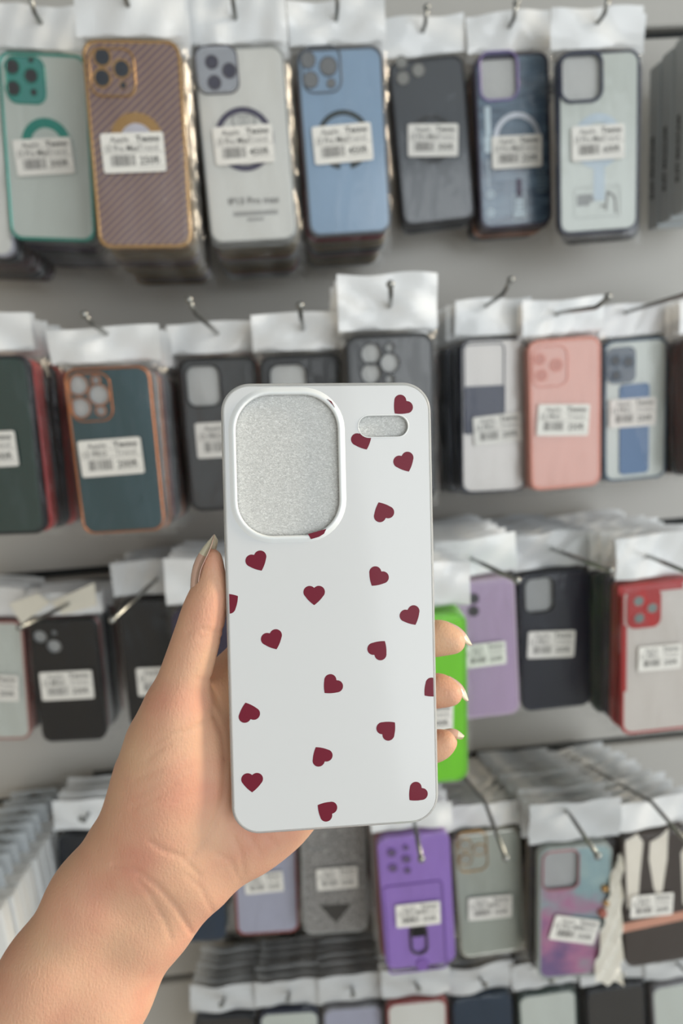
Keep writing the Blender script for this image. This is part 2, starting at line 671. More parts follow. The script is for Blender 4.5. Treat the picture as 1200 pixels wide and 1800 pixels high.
def disc_ring(root, M, u, v, ro, ri, m, name='magnet_ring', z=0.35, arc=None):
    x, y = local(M, u, v)
    ro_, ri_ = ro*mm, ri*mm
    if arc:
        a0, a1 = arc
        P = []
        N = 40
        for k in range(N+1):
            a = math.radians(a0+(a1-a0)*k/N)
            P.append((x+ro_*math.cos(a), y+ro_*math.sin(a)))
        for k in range(N, -1, -1):
            a = math.radians(a0+(a1-a0)*k/N)
            P.append((x+ri_*math.cos(a), y+ri_*math.sin(a)))
        return obj(name, plate([P], -0.2*mm, z*mm), m, root)
    return obj(name, plate([circ(x, y, ro_, 44), circ(x, y, ri_, 44)], -0.2*mm, z*mm), m, root)


def patch(root, M, box, r, m, name, z=0.4, z0=-0.2):
    x, y, w_, h_ = pbox(M, *box)
    return obj(name, plate([rr(x, y, w_, h_, r*mm)], z0*mm, z*mm), m, root)


def words(root, M, s, u, v, size, m, name='lettering', rot=0.0, align='CENTER', stretch=1.0, bold=0.0):
    x, y = local(M, u, v)
    me = text_mesh(s, size*mm, x, y, align, stretch, bold*mm, math.radians(rot))
    me.transform(Matrix.Translation((0, 0, 0.0005)))
    return obj(name, me, m, root)


# --- colours of the cases
TEAL = mat('teal_plated', (66, 164, 150), 0.2, 0.55, coat=0.6)
TEALD = mat('teal_lens_plate', (90, 165, 158), 0.22, 0.3, coat=0.7)
LENSD = mat('lens_glass_dark', (62, 62, 66), 0.12, coat=0.8)
GOLD = mat('gold_plated', (190, 150, 98), 0.22, 0.75, coat=0.4)
GOLDD = mat('gold_side', (120, 98, 62), 0.3, 0.5)
FROST = mat('frosted_clear_back', (204, 210, 204), 0.4, coat=0.5, vary=0.04, scale=25)
FROSTW = mat('frosted_white_back', (222, 222, 217), 0.4, coat=0.4, vary=0.03, scale=20)
CARBON = ramp_mat('mauve_carbon_weave', 'wave', [(0.0, (118, 96, 104)), (0.5, (126, 104, 110)), (0.8, (156, 130, 116)), (1.0, (174, 146, 122))], 66, 0.35, 0.6, rot=math.radians(50), distort=1.0)
CLEARE = mat('clear_tpu_edge', (190, 193, 192), 0.2, coat=0.6, trans=0.35)
BLUEG = mat('blue_grey_glass', (146, 172, 198), 0.16, coat=0.6, vary=0.05, scale=18)
BLUEE = mat('grey_blue_edge', (98, 104, 112), 0.3)
REDD = mat('dark_red_tpu', (112, 26, 34), 0.4)
OLIVE = mat('olive_gold_side', (110, 96, 66), 0.4)
SMOKE = mat('smoked_clear_back', (72, 77, 84), 0.2, coat=0.6, vary=0.1, scale=14)
BLACKE = mat('black_edge', (28, 31, 38), 0.35)
NAVYB = mat('navy_edge', (34, 42, 66), 0.32, coat=0.3)
NAVYD = mat('deep_navy', (22, 27, 44), 0.35, coat=0.3)
PURPM = mat('violet_anodised', (136, 122, 168), 0.25, 0.6)
PURPE = mat('violet_black_edge', (58, 52, 76), 0.3)
TECH = ramp_mat('slate_circuit_print', 'noise', [(0.35, (76, 94, 114)), (0.55, (100, 122, 142)), (0.75, (118, 142, 160))], 60, 0.25, 0.6, stretch=(0.3, 1.6, 1))
PRINTL = mat('pale_print', (206, 222, 230), 0.4)
PALEB = mat('pale_blue_ring', (196, 210, 220), 0.4)
GREYBOX = mat('grey_card_box', (188, 196, 200), 0.35, coat=0.3, vary=0.03, scale=15)
DGREEN = mat('dark_green_glass', (24, 62, 60), 0.14, coat=0.7)
RED = mat('bright_red_tpu', (206, 52, 46), 0.32, coat=0.3)
DTEAL = mat('deep_teal_silicone', (42, 78, 86), 0.22, coat=0.5, vary=0.05, scale=20)
COPPER = mat('copper_gold_plated', (196, 128, 86), 0.2, 0.8)
BLACKB = mat('black_matte_back', (34, 34, 36), 0.35, coat=0.3, vary=0.1, scale=20)
GREYB = mat('charcoal_clear_back', (58, 57, 56), 0.25, coat=0.5, vary=0.1, scale=20)
SLATE = mat('slate_grey_back', (66, 67, 69), 0.25, coat=0.5, vary=0.12, scale=16)
NAVYP = mat('navy_slider', (58, 62, 84), 0.35)
SALMON = mat('salmon_frosted', (224, 170, 156), 0.35, coat=0.4, vary=0.05, scale=18)
SALME = mat('salmon_edge', (226, 150, 132), 0.3, coat=0.3)
STEELB = mat('steel_blue_edge', (74, 100, 122), 0.35, coat=0.3)
BLUEP = mat('blue_strap', (104, 132, 168), 0.45)
DARKB = mat('dark_blue_lens_plate', (38, 58, 78), 0.25, coat=0.5)
MAROON = mat('maroon_side', (62, 30, 32), 0.4)
ROSE = mat('rose_plated_rim', (190, 140, 136), 0.22, 0.6)
LILAC = mat('lilac_satin', (184, 160, 192), 0.28, coat=0.5, vary=0.05, scale=18)
LILACE = mat('lilac_edge', (196, 176, 198), 0.25, coat=0.4)
GREEN = mat('lime_green_silicone', (122, 214, 36), 0.35, coat=0.3, vary=0.06, scale=25)
GREENS = mat('dark_green_side', (52, 70, 66), 0.4)
VIOLETD = mat('dark_violet_side', (50, 40, 66), 0.4)
REDF = mat('red_bumper', (176, 44, 44), 0.35, coat=0.3)
CLEARW = mat('milky_clear_plate', (212, 206, 200), 0.18, coat=0.8, vary=0.06, scale=14)
LAV = mat('lavender_back', (176, 178, 196), 0.3, coat=0.4)
REDBR = mat('brick_red_rim', (146, 62, 60), 0.35)
NAVYK = mat('blue_black_back', (40, 58, 78), 0.3, coat=0.3)
PURPLE = mat('purple_armour', (158, 124, 202), 0.35, coat=0.3, vary=0.05, scale=25)
PURPLED = mat('purple_armour_groove', (130, 96, 172), 0.45)
SILVER = mat('sage_silver_back', (178, 184, 176), 0.22, 0.25, coat=0.5, vary=0.05, scale=14)
SILVERE = mat('silver_rim', (196, 196, 188), 0.2, 0.7)
PINKRIM = mat('pink_rim', (178, 112, 120), 0.3, 0.3)
WHITEB = mat('white_card_box', (226, 228, 228), 0.4, coat=0.2, vary=0.03)
WHITEG = mat('white_card_grey', (196, 202, 206), 0.4, coat=0.2, vary=0.03)
ROSEBAND = mat('rose_gold_band', (216, 162, 140), 0.35)
CHAR = mat('charcoal_wallet', (74, 66, 62), 0.45, vary=0.06, scale=25)
PLUM = mat('plum_clear', (128, 128, 134), 0.25, coat=0.4)
WHITEP = mat('white_print', (238, 232, 220), 0.4)
GLITTER = ramp_mat('glitter_clear_back', 'voronoi', [(0.0, (150, 150, 150)), (0.45, (112, 110, 110)), (0.6, (188, 186, 182)), (0.8, (120, 118, 118))], 300, 0.2, 0.6)
MARBLE = ramp_mat('pink_teal_marble', 'noise', [(0.15, (122, 98, 144)), (0.36, (182, 122, 158)), (0.5, (166, 146, 164)), (0.62, (146, 174, 180)), (0.85, (172, 194, 192))], 30, 0.25, 0.6, stretch=(0.7, 1.0, 1), grad=(3.2, 2.4, 0.0))


# --- top row ---------------------------------------------------------------
def ex_teal(root, M):
    patch(root, M, (8, 98, 82, 184), 9, TEALD, 'camera_plate', 0.8)
    camera_ring(root, M, (10, 100, 80, 182), 8, 1.4, TEAL, 1.4)
    for u, v, r in ((22, 118, 15), (24, 156, 15), (55, 134, 14.5), (60, 163, 7), (55, 106, 6)):
        lens(root, M, u, v, r, LENSD, TEAL)
    disc_ring(root, M, 82, 254, 23, 14.5, TEAL)


K = pack('teal', 'clear phone case with teal metallic rim and teal ring, top row', (84, 262), 150, 81, 164, 3.2, TEAL, FROST, lab=(79, 277, 102, 3, '13 Pro Max', '300₺'),
         stack=(PLUM, VIOLETD, GREENS, PLUM), extras=ex_teal, step=0.017)


def ex_gold(root, M):
    patch(root, M, (156, 88, 238, 168), 9, CARBON, 'camera_plate', 0.8)
    camera_ring(root, M, (157, 88, 238, 168), 8, 1.6, GOLD, 1.5)
    for u, v, r in ((180, 101, 17), (180, 138, 17), (214, 122, 17), (217, 151, 7)):
        lens(root, M, u, v, r, mat('lens_glass_blue', (44, 52, 64), 0.12, coat=0.8), GOLD)
    disc_ring(root, M, 241, 248, 22.5, 14, GOLD)
    x, y = local(M, 241, 248)
    obj('emblem_window', plate([circ(x, y, 14*mm, 30)], -0.2*mm, 0.2*mm), mat('pale_lilac_disc', (206, 204, 214), 0.4), root)


pack('gold', 'mauve carbon weave phone case with gold rim and gold ring, top row', (243, 258), 166, 81, 164, 4.0, GOLD, CARBON, lab=(236, 270, 110, 2, '13 Pro Max', '250₺'),
     stack=(GOLDD, OLIVE, GOLDD, MAROON), extras=ex_gold)


def ex_white(root, M):
    patch(root, M, (342, 84, 420, 160), 9, mat('silver_camera_plate', (176, 180, 188), 0.2, 0.2, coat=0.6), 'camera_plate', 0.9)
    camera_ring(root, M, (342, 84, 420, 162), 8, 1.2, mat('graphite_ring', (92, 90, 98), 0.3, 0.4), 1.4)
    for u, v, r in ((372, 110, 12), (377, 146, 12.5), (403, 125, 13)):
        lens(root, M, u, v, r, mat('lens_glass_violet', (74, 74, 92), 0.12, coat=0.8), mat('graphite_ring', (92, 90, 98)))
    disc_ring(root, M, 429, 245, 27, 22, mat('indigo_grey_ring', (84, 80, 100), 0.35, 0.2))
    words(root, M, 'IP13 Pro max', 446, 358, 8.2, INKG, stretch=1.05, bold=0.12)
    for u0_, u1_, v0_ in ((410, 489, 373), (434, 464, 384)):
        patch(root, M, (u0_, v0_, u1_, v0_+3), 0.3, mat('pale_grey_print', (168, 168, 166)), 'fine_print', 0.25)
    x, y = local(M, 428, 212)
    obj('emblem', plate([circ(x, y, 11*mm, 24), circ(x, y, 9.6*mm, 24)], 0, 0.3*mm), mat('pale_grey_print', (168, 168, 166)), root)
    # woven emblem loops
    for dx in (-5, 0, 5):
        obj('emblem_loop', plate([circ(x+dx*mm, y, 5*mm, 20), circ(x+dx*mm, y, 4.2*mm, 20)], 0, 0.32*mm), mat('pale_grey_print', (168, 168, 166)), root)


pack('white', 'milky white phone case with indigo ring and printed model lettering, top row', (433, 258), 156, 81, 164, 5.0, CLEARE, FROSTW, lab=(429, 256, 104, 4, '13 Pro Max', '450₺'),
     stack=(CLEARE, OLIVE, GOLDD, REDD), extras=ex_white, rimw=2.4)


def ex_blue(root, M):
    camera_ring(root, M, (530, 84, 600, 160), 9, 1.3, BLUEE, 1.2)
    for u, v, r in ((546, 141, 14), (577, 117, 16), (541, 106, 14)):
        lens(root, M, u, v, r, mat('lens_hole_grey', (128, 130, 132), 0.5), BLUEE, 'lens_opening', 0.14)
    lens(root, M, 582, 147, 8, mat('lens_hole_grey', (128, 130, 132), 0.5), BLUEE, 'lens_opening', 0.14)
    disc_ring(root, M, 604, 246, 26, 21.5, mat('dark_green_grey_ring', (56, 66, 68), 0.4), arc=(-78, 258))


pack('blue', 'plain blue grey glass phone case with dark broken ring, top row', (606, 252), 150, 81, 164, 3.7, BLUEE, BLUEG, lab=(602, 254, 103, 5, '13 Pro Max', '450₺'),
     stack=(REDD, OLIVE, GOLDD, BLACKE), extras=ex_blue)


def ex_smoke(root, M):
    for u, v, r in ((705, 110, 11), (708, 138, 12), (735, 124, 12)):
        lens(root, M, u, v, r, mat('lens_hole_smoke', (150, 150, 146), 0.5), mat('smoke_ring', (112, 112, 110)), 'lens_opening', 0.2)
    disc_ring(root, M, 759, 245, 24, 19.5, mat('black_ring', (44, 46, 50), 0.4))


pack('smoke', 'smoky dark grey clear phone case with black ring, top row', (760, 250), 131, 80, 163, 5.0, BLACKE, SMOKE, lab=(760, 248, 88, 1, '13 Pro Max', '300₺'),
     stack=(BLACKE, NAVYD, BLACKE), extras=ex_smoke)


def ex_tech(root, M):
    camera_ring(root, M, (843, 96, 908, 172), 9, 2.2, PURPM, 2.0)
    disc_ring(root, M, 908, 243, 25.5, 20.5, mat('silver_arc', (196, 200, 208), 0.3, 0.3), arc=(5, 175))
    words(root, M, 'magnetic', 966, 170, 9, mat('grey_blue_print', (112, 122, 138)), rot=87, bold=0.1)
    for b in ((851, 188, 863, 238), (851, 240, 864, 268)):
        patch(root, M, b, 1, PRINTL, 'printed_block', 0.3)
    patch(root, M, (856, 280, 860, 330), 0.5, PRINTL, 'printed_line', 0.3)
    for v in (342, 374):
        x, y = local(M, 862, v)
        obj('printed_dot', plate([circ(x, y, 4.2*mm), circ(x, y, 2.6*mm)], 0, 0.3*mm), PRINTL, root)
        obj('printed_dot_core', plate([circ(x, y, 1.4*mm)], 0, 0.3*mm), PRINTL, root)
    x, y, w_, h_ = pbox(M, 901, 342, 925, 388)
    obj('printed_frame', plate([rr(x, y, w_, h_, 1*mm), rr(x, y, w_-1.4*mm, h_-1.4*mm, 0.5*mm)], 0, 0.3*mm), PRINTL, root)
    for v in (350, 358, 366):
        patch(root, M, (906, v, 920, v+5), 0.3, PRINTL, 'printed_bar', 0.3)
    patch(root, M, (902, 374, 924, 380), 0.3, PRINTL, 'printed_bar', 0.3)
    patch(root, M, (907, 314, 917, 346), 2, mat('plum_print', (70, 52, 84)), 'plum_slot', 0.3)
    for v in range(300, 338, 7):
        patch(root, M, (943, v, 959, v+2), 0.2, mat('dim_print', (116, 134, 146)), 'printed_line', 0.3)


pack('tech', 'slate blue circuit print phone case with violet camera frame, top row', (903, 250), 131, 80, 171, 2.0, PURPE, TECH, cut=(hole_rr(843, 96, 908, 172, 9),), insert=INSERT,
     lab=(907, 268, 88, 3.5, '13 Pro Max', '250₺'), stack=(MAROON, COPPER, BLACKE), extras=ex_tech)


def ex_nclear(root, M):
    camera_ring(root, M, (987, 99, 1054, 174), 9, 3.0, NAVYB, 2.0)
    disc_ring(root, M, 1050, 248, 26, 17.5, PALEB)
    patch(root, M, (1043, 296, 1062, 352), 1, PALEB, 'ring_stem', 0.3)
    g = mat('thin_grey_line', (150, 152, 152))
    x, y, w_, h_ = pbox(M, 1008, 331, 1089, 379)
    obj('printed_frame', plate([rr(x, y, w_, h_, 2*mm), rr(x, y, w_-0.8*mm, h_-0.8*mm, 1.8*mm)], 0, 0.28*mm), g, root)
    for i, (u1_, v) in enumerate(((1041, 343), (1044, 350), (1036, 357))):
        patch(root, M, (1014, v, u1_, v+4), 0.2, g, 'fine_print', 0.3)
    # little drawing of a folded stand
    for a, b in (((1064, 370), (1067, 336)), ((1067, 336), (1080, 346)), ((1080, 346), (1082, 374)), ((1055, 363), (1063, 361))):
        p0, p1 = local(M, *a), local(M, *b)
        dx, dy = p1[0]-p0[0], p1[1]-p0[1]
        l = math.hypot(dx, dy)
        nx, ny = -dy/l*0.0009, dx/l*0.0009
        obj('printed_stroke', plate([[(p0[0]+nx, p0[1]+ny), (p0[0]-nx, p0[1]-ny), (p1[0]-nx, p1[1]-ny), (p1[0]+nx, p1[1]+ny)]], 0, 0.3*mm), INKG, root)


pack('nclear', 'frosted clear phone case with navy rim and pale blue ring, top row', (1052, 253), 146, 85, 171, 0.0, NAVYB, FROST, cut=(hole_rr(987, 99, 1054, 174, 9),), insert=INSERT,
     lab=(1049, 252, 93, 4, '13 Pro Max', '600₺'), stack=(PLUM, GREYB, BLACKE, OLIVE), extras=ex_nclear, sway=0.5, n=3, step=0.012)
pack('edgewhite', 'pale lilac phone case cut by the photo edge left of the teal one', (-62, 290), 150, 81, 164, 4.5, mat('pale_lilac_rim', (172, 172, 182), 0.3), FROSTW,
     stack=(BLACKE, MAROON, MAROON), step=0.02, lab=None)


# grey slim boxes at the right end of the top row, seen from their spines
def card_box(M, w, h, t, m, label, group, spine=None, tab=None):
    root = empty('card_box', M)
    tag(root, label, 'box', group)
    obj('box_body', boxmesh(-w/2, w/2, -h/2, h/2, -t, 0, 0.0012), m, root)
    if spine:
        me = text_mesh(spine, 8.5*mm, 0, 0, 'CENTER', 1.15, 0.0003, math.radians(90))
        me.transform(Matrix.Translation((-w/2-0.0003, 0.0, -t*0.55)) @ Matrix.Rotation(math.radians(-90), 4, 'Y') @ Matrix.Translation((0.0025, -0.02, 0)))
        obj('spine_lettering', me, INK, root)
    if tab:
        tw, th = tab
        tri = [(-0.015, 0.0155), (0.015, 0.0155), (0.006, 0.019), (0.0, 0.0245), (-0.006, 0.019)]
        me = plate([rr(0, th/2, tw, th, 2*mm, 3), tri], -0.0012, -0.0006)
        o = obj('hang_tab', me, WHITEG, root)
        o.location = (0, h/2-0.001, -t*0.9)
    return root


for i in range(4):
    d = 0.075+0.026*i
    pz = onwall(1158, 255, 0.075)
    M = Matrix.Translation((pz.x+0.043, -d, pz.z+0.0026*i)) @ Matrix(((1, 0, 0), (0, 0, -1), (0, 1, 0))).to_4x4() @ Matrix.Rotation(math.radians(0.6), 4, 'Z')
    card_box(M, 0.086, 0.168, 0.0235, GREYBOX, 'grey card box with dark spine lettering, %s from the wall, top right' % ORD[i], 'grey card boxes at the right end', 'SUIT MAGCAM')

# --- second row --------------------------------------------------------------
pack('dgreen', 'dark green glossy phone case cut by the left edge of the photo', (-14, 787), 156, 81, 164, 7.0, BLACKE, DGREEN, lab=(-22, 790, 108, 3, '13 PRO', '200₺'),
     stack=(RED, RED, BLACKE, NAVYD), head=34)


def ex_copper(root, M):
    x, y, w_, h_ = pbox(M, 120, 658, 200, 738)
    hs = [h(M) for h in (hole_c(137, 677, 18), hole_c(142, 717, 18), hole_c(174, 694, 18.5), hole_c(178, 722, 9), hole_c(169, 668, 8))]
    obj('camera_plate', plate([rr(x, y, w_, h_, 10*mm)] + hs, -0.1*mm, 0.9*mm), COPPER if False else DTEAL, root)
    camera_ring(root, M, (121, 659, 199, 737), 9, 1.4, COPPER, 1.5)
    for u, v, r in ((137, 677, 18), (142, 717, 18), (174, 694, 18.5), (178, 722, 9), (169, 668, 8)):
        x, y = local(M, u, v)
        x2, _ = local(M, u+r, v)
        obj('lens_rim', plate([circ(x, y, abs(x2-x)+0.5*mm), circ(x, y, abs(x2-x)-0.4*mm)], 0, 1.3*mm), COPPER, root)


pack('copper', 'deep teal phone case with copper gold rim, second row', (203, 794), 146, 75, 150, 6.5, COPPER, DTEAL,
     cut=(hole_c(137, 677, 17), hole_c(142, 717, 17), hole_c(174, 694, 17.5), hole_c(178, 722, 8), hole_c(169, 668, 7)), insert=INSERT,
     lab=(197, 803, 110, 4.5, '13 PRO', '200₺'), stack=(CLEARE, COPPER, REDD, BLACKE, NAVYD), extras=ex_copper, rimw=2.2, head=30, headw=22)


def ex_blk(box):
    def f(root, M):
        camera_ring(root, M, box, 8, 1.6, BLACKM, 1.6)
    return f


pack('blackc', 'black phone case with square camera opening left of the heart case', (392, 765), 133, 75, 151, 4.5, BLACKM, GREYB, cut=(hole_rr(326, 645, 389, 712, 8),), insert=INSERT,
     lab=(398, 772, 105, 3, '13 PRO', '200₺'), stack=(RED, BLACKE, REDD, BLACKE), extras=ex_blk((326, 645, 389, 712)), head=29, headw=18)
pack('blackd', 'black phone case peeking above the top of the heart case', (534, 768), 140, 75, 151, 3.0, BLACKM, BLACKB, cut=(hole_rr(474, 643, 540, 712, 8),), insert=INSERT,
     stack=(BLACKE, NAVYD, BLACKE), extras=ex_blk((474, 643, 540, 712)), head=33, headw=10)


def ex_circ(root, M):
    for u, v, r in ((652, 622, 18), (652, 657, 18), (685, 638, 17), (685, 611, 8), (685, 667, 8)):
        x, y = local(M, u, v)
        x2, _ = local(M, u+r, v)
        obj('lens_rim', plate([circ(x, y, abs(x2-x)+1.0*mm), circ(x, y, abs(x2-x))], 0, 1.0*mm), BLACKM, root)


pack('blackcirc', 'black phone case with round camera holes under the tallest white header', (688, 740), 152, 78, 152, 1.5, BLACKM, SLATE,
     cut=(hole_c(652, 622, 17), hole_c(652, 657, 17), hole_c(685, 638, 16), hole_c(685, 611, 7), hole_c(685, 667, 7)), insert=INSERT, stack=(BLACKE, NAVYD, BLACKE), extras=ex_circ, head=47, headw=10)


def ex_slider(root, M):
    patch(root, M, (814, 680, 887, 760), 3, NAVYP, 'camera_slider', 0.9)
    o = camera_ring(root, M, (816, 607, 884, 758), 5, 1.2, NAVYB, 1.3, 'slider_frame')


pack('nslider', 'clear phone case with navy rim and navy sliding camera cover', (868, 733), 117, 70, 160, 0.0, NAVYB, CLEARW, insert=INSERT, lab=(873, 754, 84, 7, '12 PRO', '200₺'),
     stack=(NAVYD, NAVYB, BLACKE, NAVYD), extras=ex_slider, head=36, rimw=2.0, sway=-0.25)


def ex_salmon(root, M):
    camera_ring(root, M, (936, 612, 996, 676), 9, 1.2, SALME, 1.0)
    for u, v, r in ((948, 632, 11), (951, 660, 11), (977, 642, 12)):
        lens(root, M, u, v, r, mat('salmon_lens', (206, 140, 126), 0.4), SALME, 'lens_opening', 0.16, 0.7)


pack('salmon', 'salmon pink frosted phone case, second row', (993, 729), 128, 75, 154, 0.5, SALME, SALMON, lab=(988, 738, 91, 0.5, '12 PRO', '250₺'),
     stack=(SALME, ROSE, SALME), extras=ex_salmon, head=34)


def ex_strap(root, M):
    patch(root, M, (1066, 612, 1116, 672), 8, DARKB, 'camera_plate', 1.2)
    for u, v, r in ((1080, 634, 11), (1081, 660, 10), (1103, 636, 11)):
        lens(root, M, u, v, r, BLACKE, mat('blue_lens_ring', (56, 76, 96), 0.3, 0.3), 'lens', 0.2, 1.8)
    patch(root, M, (1088, 677, 1138, 830), 5, BLUEP, 'finger_strap', 1.8)


pack('strap', 'clear phone case with steel blue rim and blue finger strap, second row', (1117, 722), 114, 74, 160, -0.5, STEELB, FROST, lab=(1110, 725, 82, 4, '12 PRO', '250₺'),
     stack=(STEELB, NAVYB, MAROON), extras=ex_strap, head=34)
pack('edgemaroon', 'dark maroon phone case cut by the right edge of the photo', (1262, 712), 120, 75, 152, -0.5, MAROON, MAROON, stack=(MAROON, BLACKE, MAROON, NAVYD, MAROON), head=34, n=7)


# --- third row ------------------------------------------------------------------
pack('rosegrey', 'milky grey phone case with rose rim at the left edge, third row', (-10, 1198), 112, 75, 150, 5.5, ROSE, FROST, lab=(-8, 1207, 86, -2, '11', '200₺'),
     stack=(ROSE, BLACKE, CLEARE), head=36)


def ex_b13(root, M):
    for pts, z in (((20, 1058), (70, 1040), (92, 1056), (42, 1094)), 0.006), (((92, 1056), (168, 1022), (172, 1062), (112, 1078)), 0.004):
        me = plate([[local(M, *p) for p in pts][::-1]], 0, 0.0004)
        me.transform(Matrix.Translation((0, 0, z)))
        obj('folded_flap', me, mat('cream_folded_flap', (226, 222, 208), 0.4, coat=0.2), root)
    for u, v, r in ((70, 1120, 13), (95, 1137, 14), (95, 1113, 6)):
        x, y = local(M, u, v)
        x2, _ = local(M, u+r, v)
        obj('lens_rim', plate([circ(x, y, abs(x2-x)+0.8*mm), circ(x, y, abs(x2-x)-0.3*mm)], 0, 0.8*mm), BLACKM, root)


pack('black13', 'glossy black phone case with two round camera holes, third row', (121, 1198), 112, 73, 149, 6.5, BLACKM, mat('gloss_black', (16, 16, 19), 0.4),
     cut=(hole_c(70, 1120, 12), hole_c(95, 1137, 13), hole_c(95, 1113, 5)), insert=INSERT_G, lab=(119, 1203, 92, 3, '13 MINI', '200₺'),
     stack=(ROSE, CLEARE, BLACKE, CLEARE), extras=ex_b13, head=26, headw=14, rimw=2)
pack('blackplain', 'plain black phone case partly hidden by the thumb, third row', (278, 1168), 118, 75, 152, 5.5, BLACKM, mat('gloss_black2', (15, 15, 18), 0.4), lab=(287, 1195, 90, 3, '13', '200₺'),
     stack=(MAROON, BLACKE, BLACKE), head=40, headmat=HEADER2)
pack('hiddenplum', 'dark plum phone case behind the thumb with a white header', (372, 1190), 125, 75, 150, 4.0, VIOLETD, VIOLETD, stack=(VIOLETD, BLACKE), head=50)
pack('lime', 'lime green phone case behind the fingertips', (742, 1233), 160, 81, 164, 1.5, mat('lime_edge', (110, 190, 50), 0.3, coat=0.3), GREEN, lab=(750, 1259, 90, 3, '11 PRO', '200₺'),
     stack=(GREEN, mat('lime_edge', (110, 190, 50)), GREENS), head=40, n=5)


def ex_lilac(root, M):
    for u, v, r in ((832, 1052, 10), (832, 1074, 10)):
        lens(root, M, u, v, r, LENSD, mat('grey_violet_ring', (112, 98, 116), 0.3, 0.3))


pack('lilac', 'lilac satin phone case beside the lime green one', (846, 1143), 128, 75, 152, 3.0, LILACE, LILAC, lab=(852, 1149, 72, 7, '11 PRO', '250₺'),
     stack=(LILACE, PLUM, LILACE), extras=ex_lilac, head=40, n=9, step=0.02)
pack('navy11', 'dark navy phone case with square camera opening, third row', (976, 1128), 126, 79, 160, 1.0, NAVYD, mat('dark_navy_back', (24, 29, 44), 0.35, coat=0.15, vary=0.1, scale=16), cut=(hole_rr(922, 1019, 972, 1073, 8),), insert=INSERT_G,
     lab=(967, 1131, 83, 2, '11 PRO', '200₺'), stack=(NAVYD, GREENS, VIOLETD), extras=ex_blk((922, 1019, 972, 1073)), head=40, headmat=HEADER2, n=7, step=0.02)


def ex_redb(root, M):
    patch(root, M, (1101, 1038, 1160, 1100), 9, REDF, 'camera_plate', 1.2)
    for u, v, r in ((1121, 1056, 11), (1122, 1086, 11), (1145, 1068, 11)):
        lens(root, M, u, v, r, mat('grey_green_lens', (120, 132, 130), 0.2, coat=0.6), REDF, 'lens', 0.2, 1.8)
    for b in ((1092, 1100, 1100, 1215), (1086, 1030, 1200, 1034)):
        patch(root, M, b, 1, REDF, 'bumper_step', 0.8)


pack('redb', 'milky clear phone case with red bumper and red camera plate, third row', (1160, 1157), 140, 81, 164, -1.0, REDF, CLEARW, lab=(1157, 1154, 76, 5, '11 PRO', '200₺'),
     stack=(REDF, VIOLETD, GREENS, NAVYD, BLACKE, VIOLETD, GREENS, BLACKE), extras=ex_redb, head=44, n=10, step=0.02)

# --- fourth row ----------------------------------------------------------------
pack('navyk', 'blue black phone case below the wrist', (338, 1560), 112, 75, 150, 3.0, NAVYK, NAVYK, stack=(GREENS, BLACKE), head=36)
pack('lav', 'lavender grey phone case with brick red rim below the palm', (467, 1545), 112, 75, 152, 3.0, REDBR, LAV, lab=(464, 1549, 68, 6, '12 PRO', '350₺'), stack=(REDBR, BLACKE, REDBR), head=36)


def ex_glit(root, M):
    camera_ring(root, M, (536, 1440, 576, 1490), 6, 0.8, CLEARE, 1.0)
    a, b, c = local(M, 561, 1592), local(M, 618, 1588), local(M, 591, 1622)
    obj('printed_triangle', plate([[a, c, b]], 0, 0.3*mm), GREYB, root)


pack('glitter', 'clear glittery phone case with grey triangle below the heart case', (588, 1542), 115, 75, 150, 2.0, CLEARE, GLITTER, lab=(592, 1541, 72, 5, '12 PRO', '350₺'), stack=(REDBR, REDBR, SALME),
     extras=ex_glit, head=36, sway=0.02)


def ex_arm(root, M):
    for u, v, r in ((688, 1498, 9), (690, 1525, 9), (714, 1509, 9), (713, 1489, 6), (716, 1529, 7)):
        lens(root, M, u, v, r, mat('grey_violet_lens', (108, 92, 124), 0.3), PURPLED, 'lens', 0.25, 1.4)
    x, y, w_, h_ = pbox(M, 672, 1558, 786, 1700)
    obj('armour_panel', plate([rr(x, y, w_, h_, 5*mm), rr(x, y, w_-3*mm, h_-3*mm, 4*mm)], 0, 1.2*mm), PURPLED, root)
    x, y, w_, h_ = pbox(M, 718, 1624, 753, 1674)
    obj('finger_ring', plate([rr(x, y, w_, h_, 9*mm), rr(x, y, w_-5*mm, h_-5*mm, 7*mm)], 0, 2.5*mm, 0.0006), mat('gunmetal_ring', (84, 78, 88), 0.3, 0.7), root)
    patch(root, M, (721, 1626, 750, 1642), 4, BLACKM, 'ring_pad', 2.0)
    x, y = local(M, 742, 1694)
    obj('armour_boss', plate([circ(x, y, 7*mm)], 0, 1.4*mm), PURPLED, root)


pack('armour', 'purple armoured phone case with metal finger ring, fourth row', (733, 1586), 126, 75, 160, 3.5, PURPLE, PURPLE, lab=(734, 1604, 78, 6, '12 PRO MAX', '350₺'), stack=(REDBR, PURPLED, BLACKE),
     extras=ex_arm, head=30, sway=0.0, n=10, step=0.021, drop=0.34)


def ex_silver(root, M):
    camera_ring(root, M, (802, 1466, 856, 1526), 9, 1.4, GOLD, 1.3)
    for u, v, r in ((817, 1484, 12), (818, 1510, 12), (842, 1493, 12)):
        lens(root, M, u, v, r, mat('milky_lens', (166, 168, 160), 0.3), GOLD, 'lens_opening', 0.16)


pack('silver', 'sage silver phone case with gold camera ring, fourth row', (861, 1573), 120, 76, 158, 3.5, SILVERE, SILVER, lab=(860, 1592, 77, 5, '12 PRO MAX', '350₺'), stack=(BLACKE, SILVERE, BLACKE),
     extras=ex_silver, head=30, headw=16, n=9, step=0.021, drop=0.34)


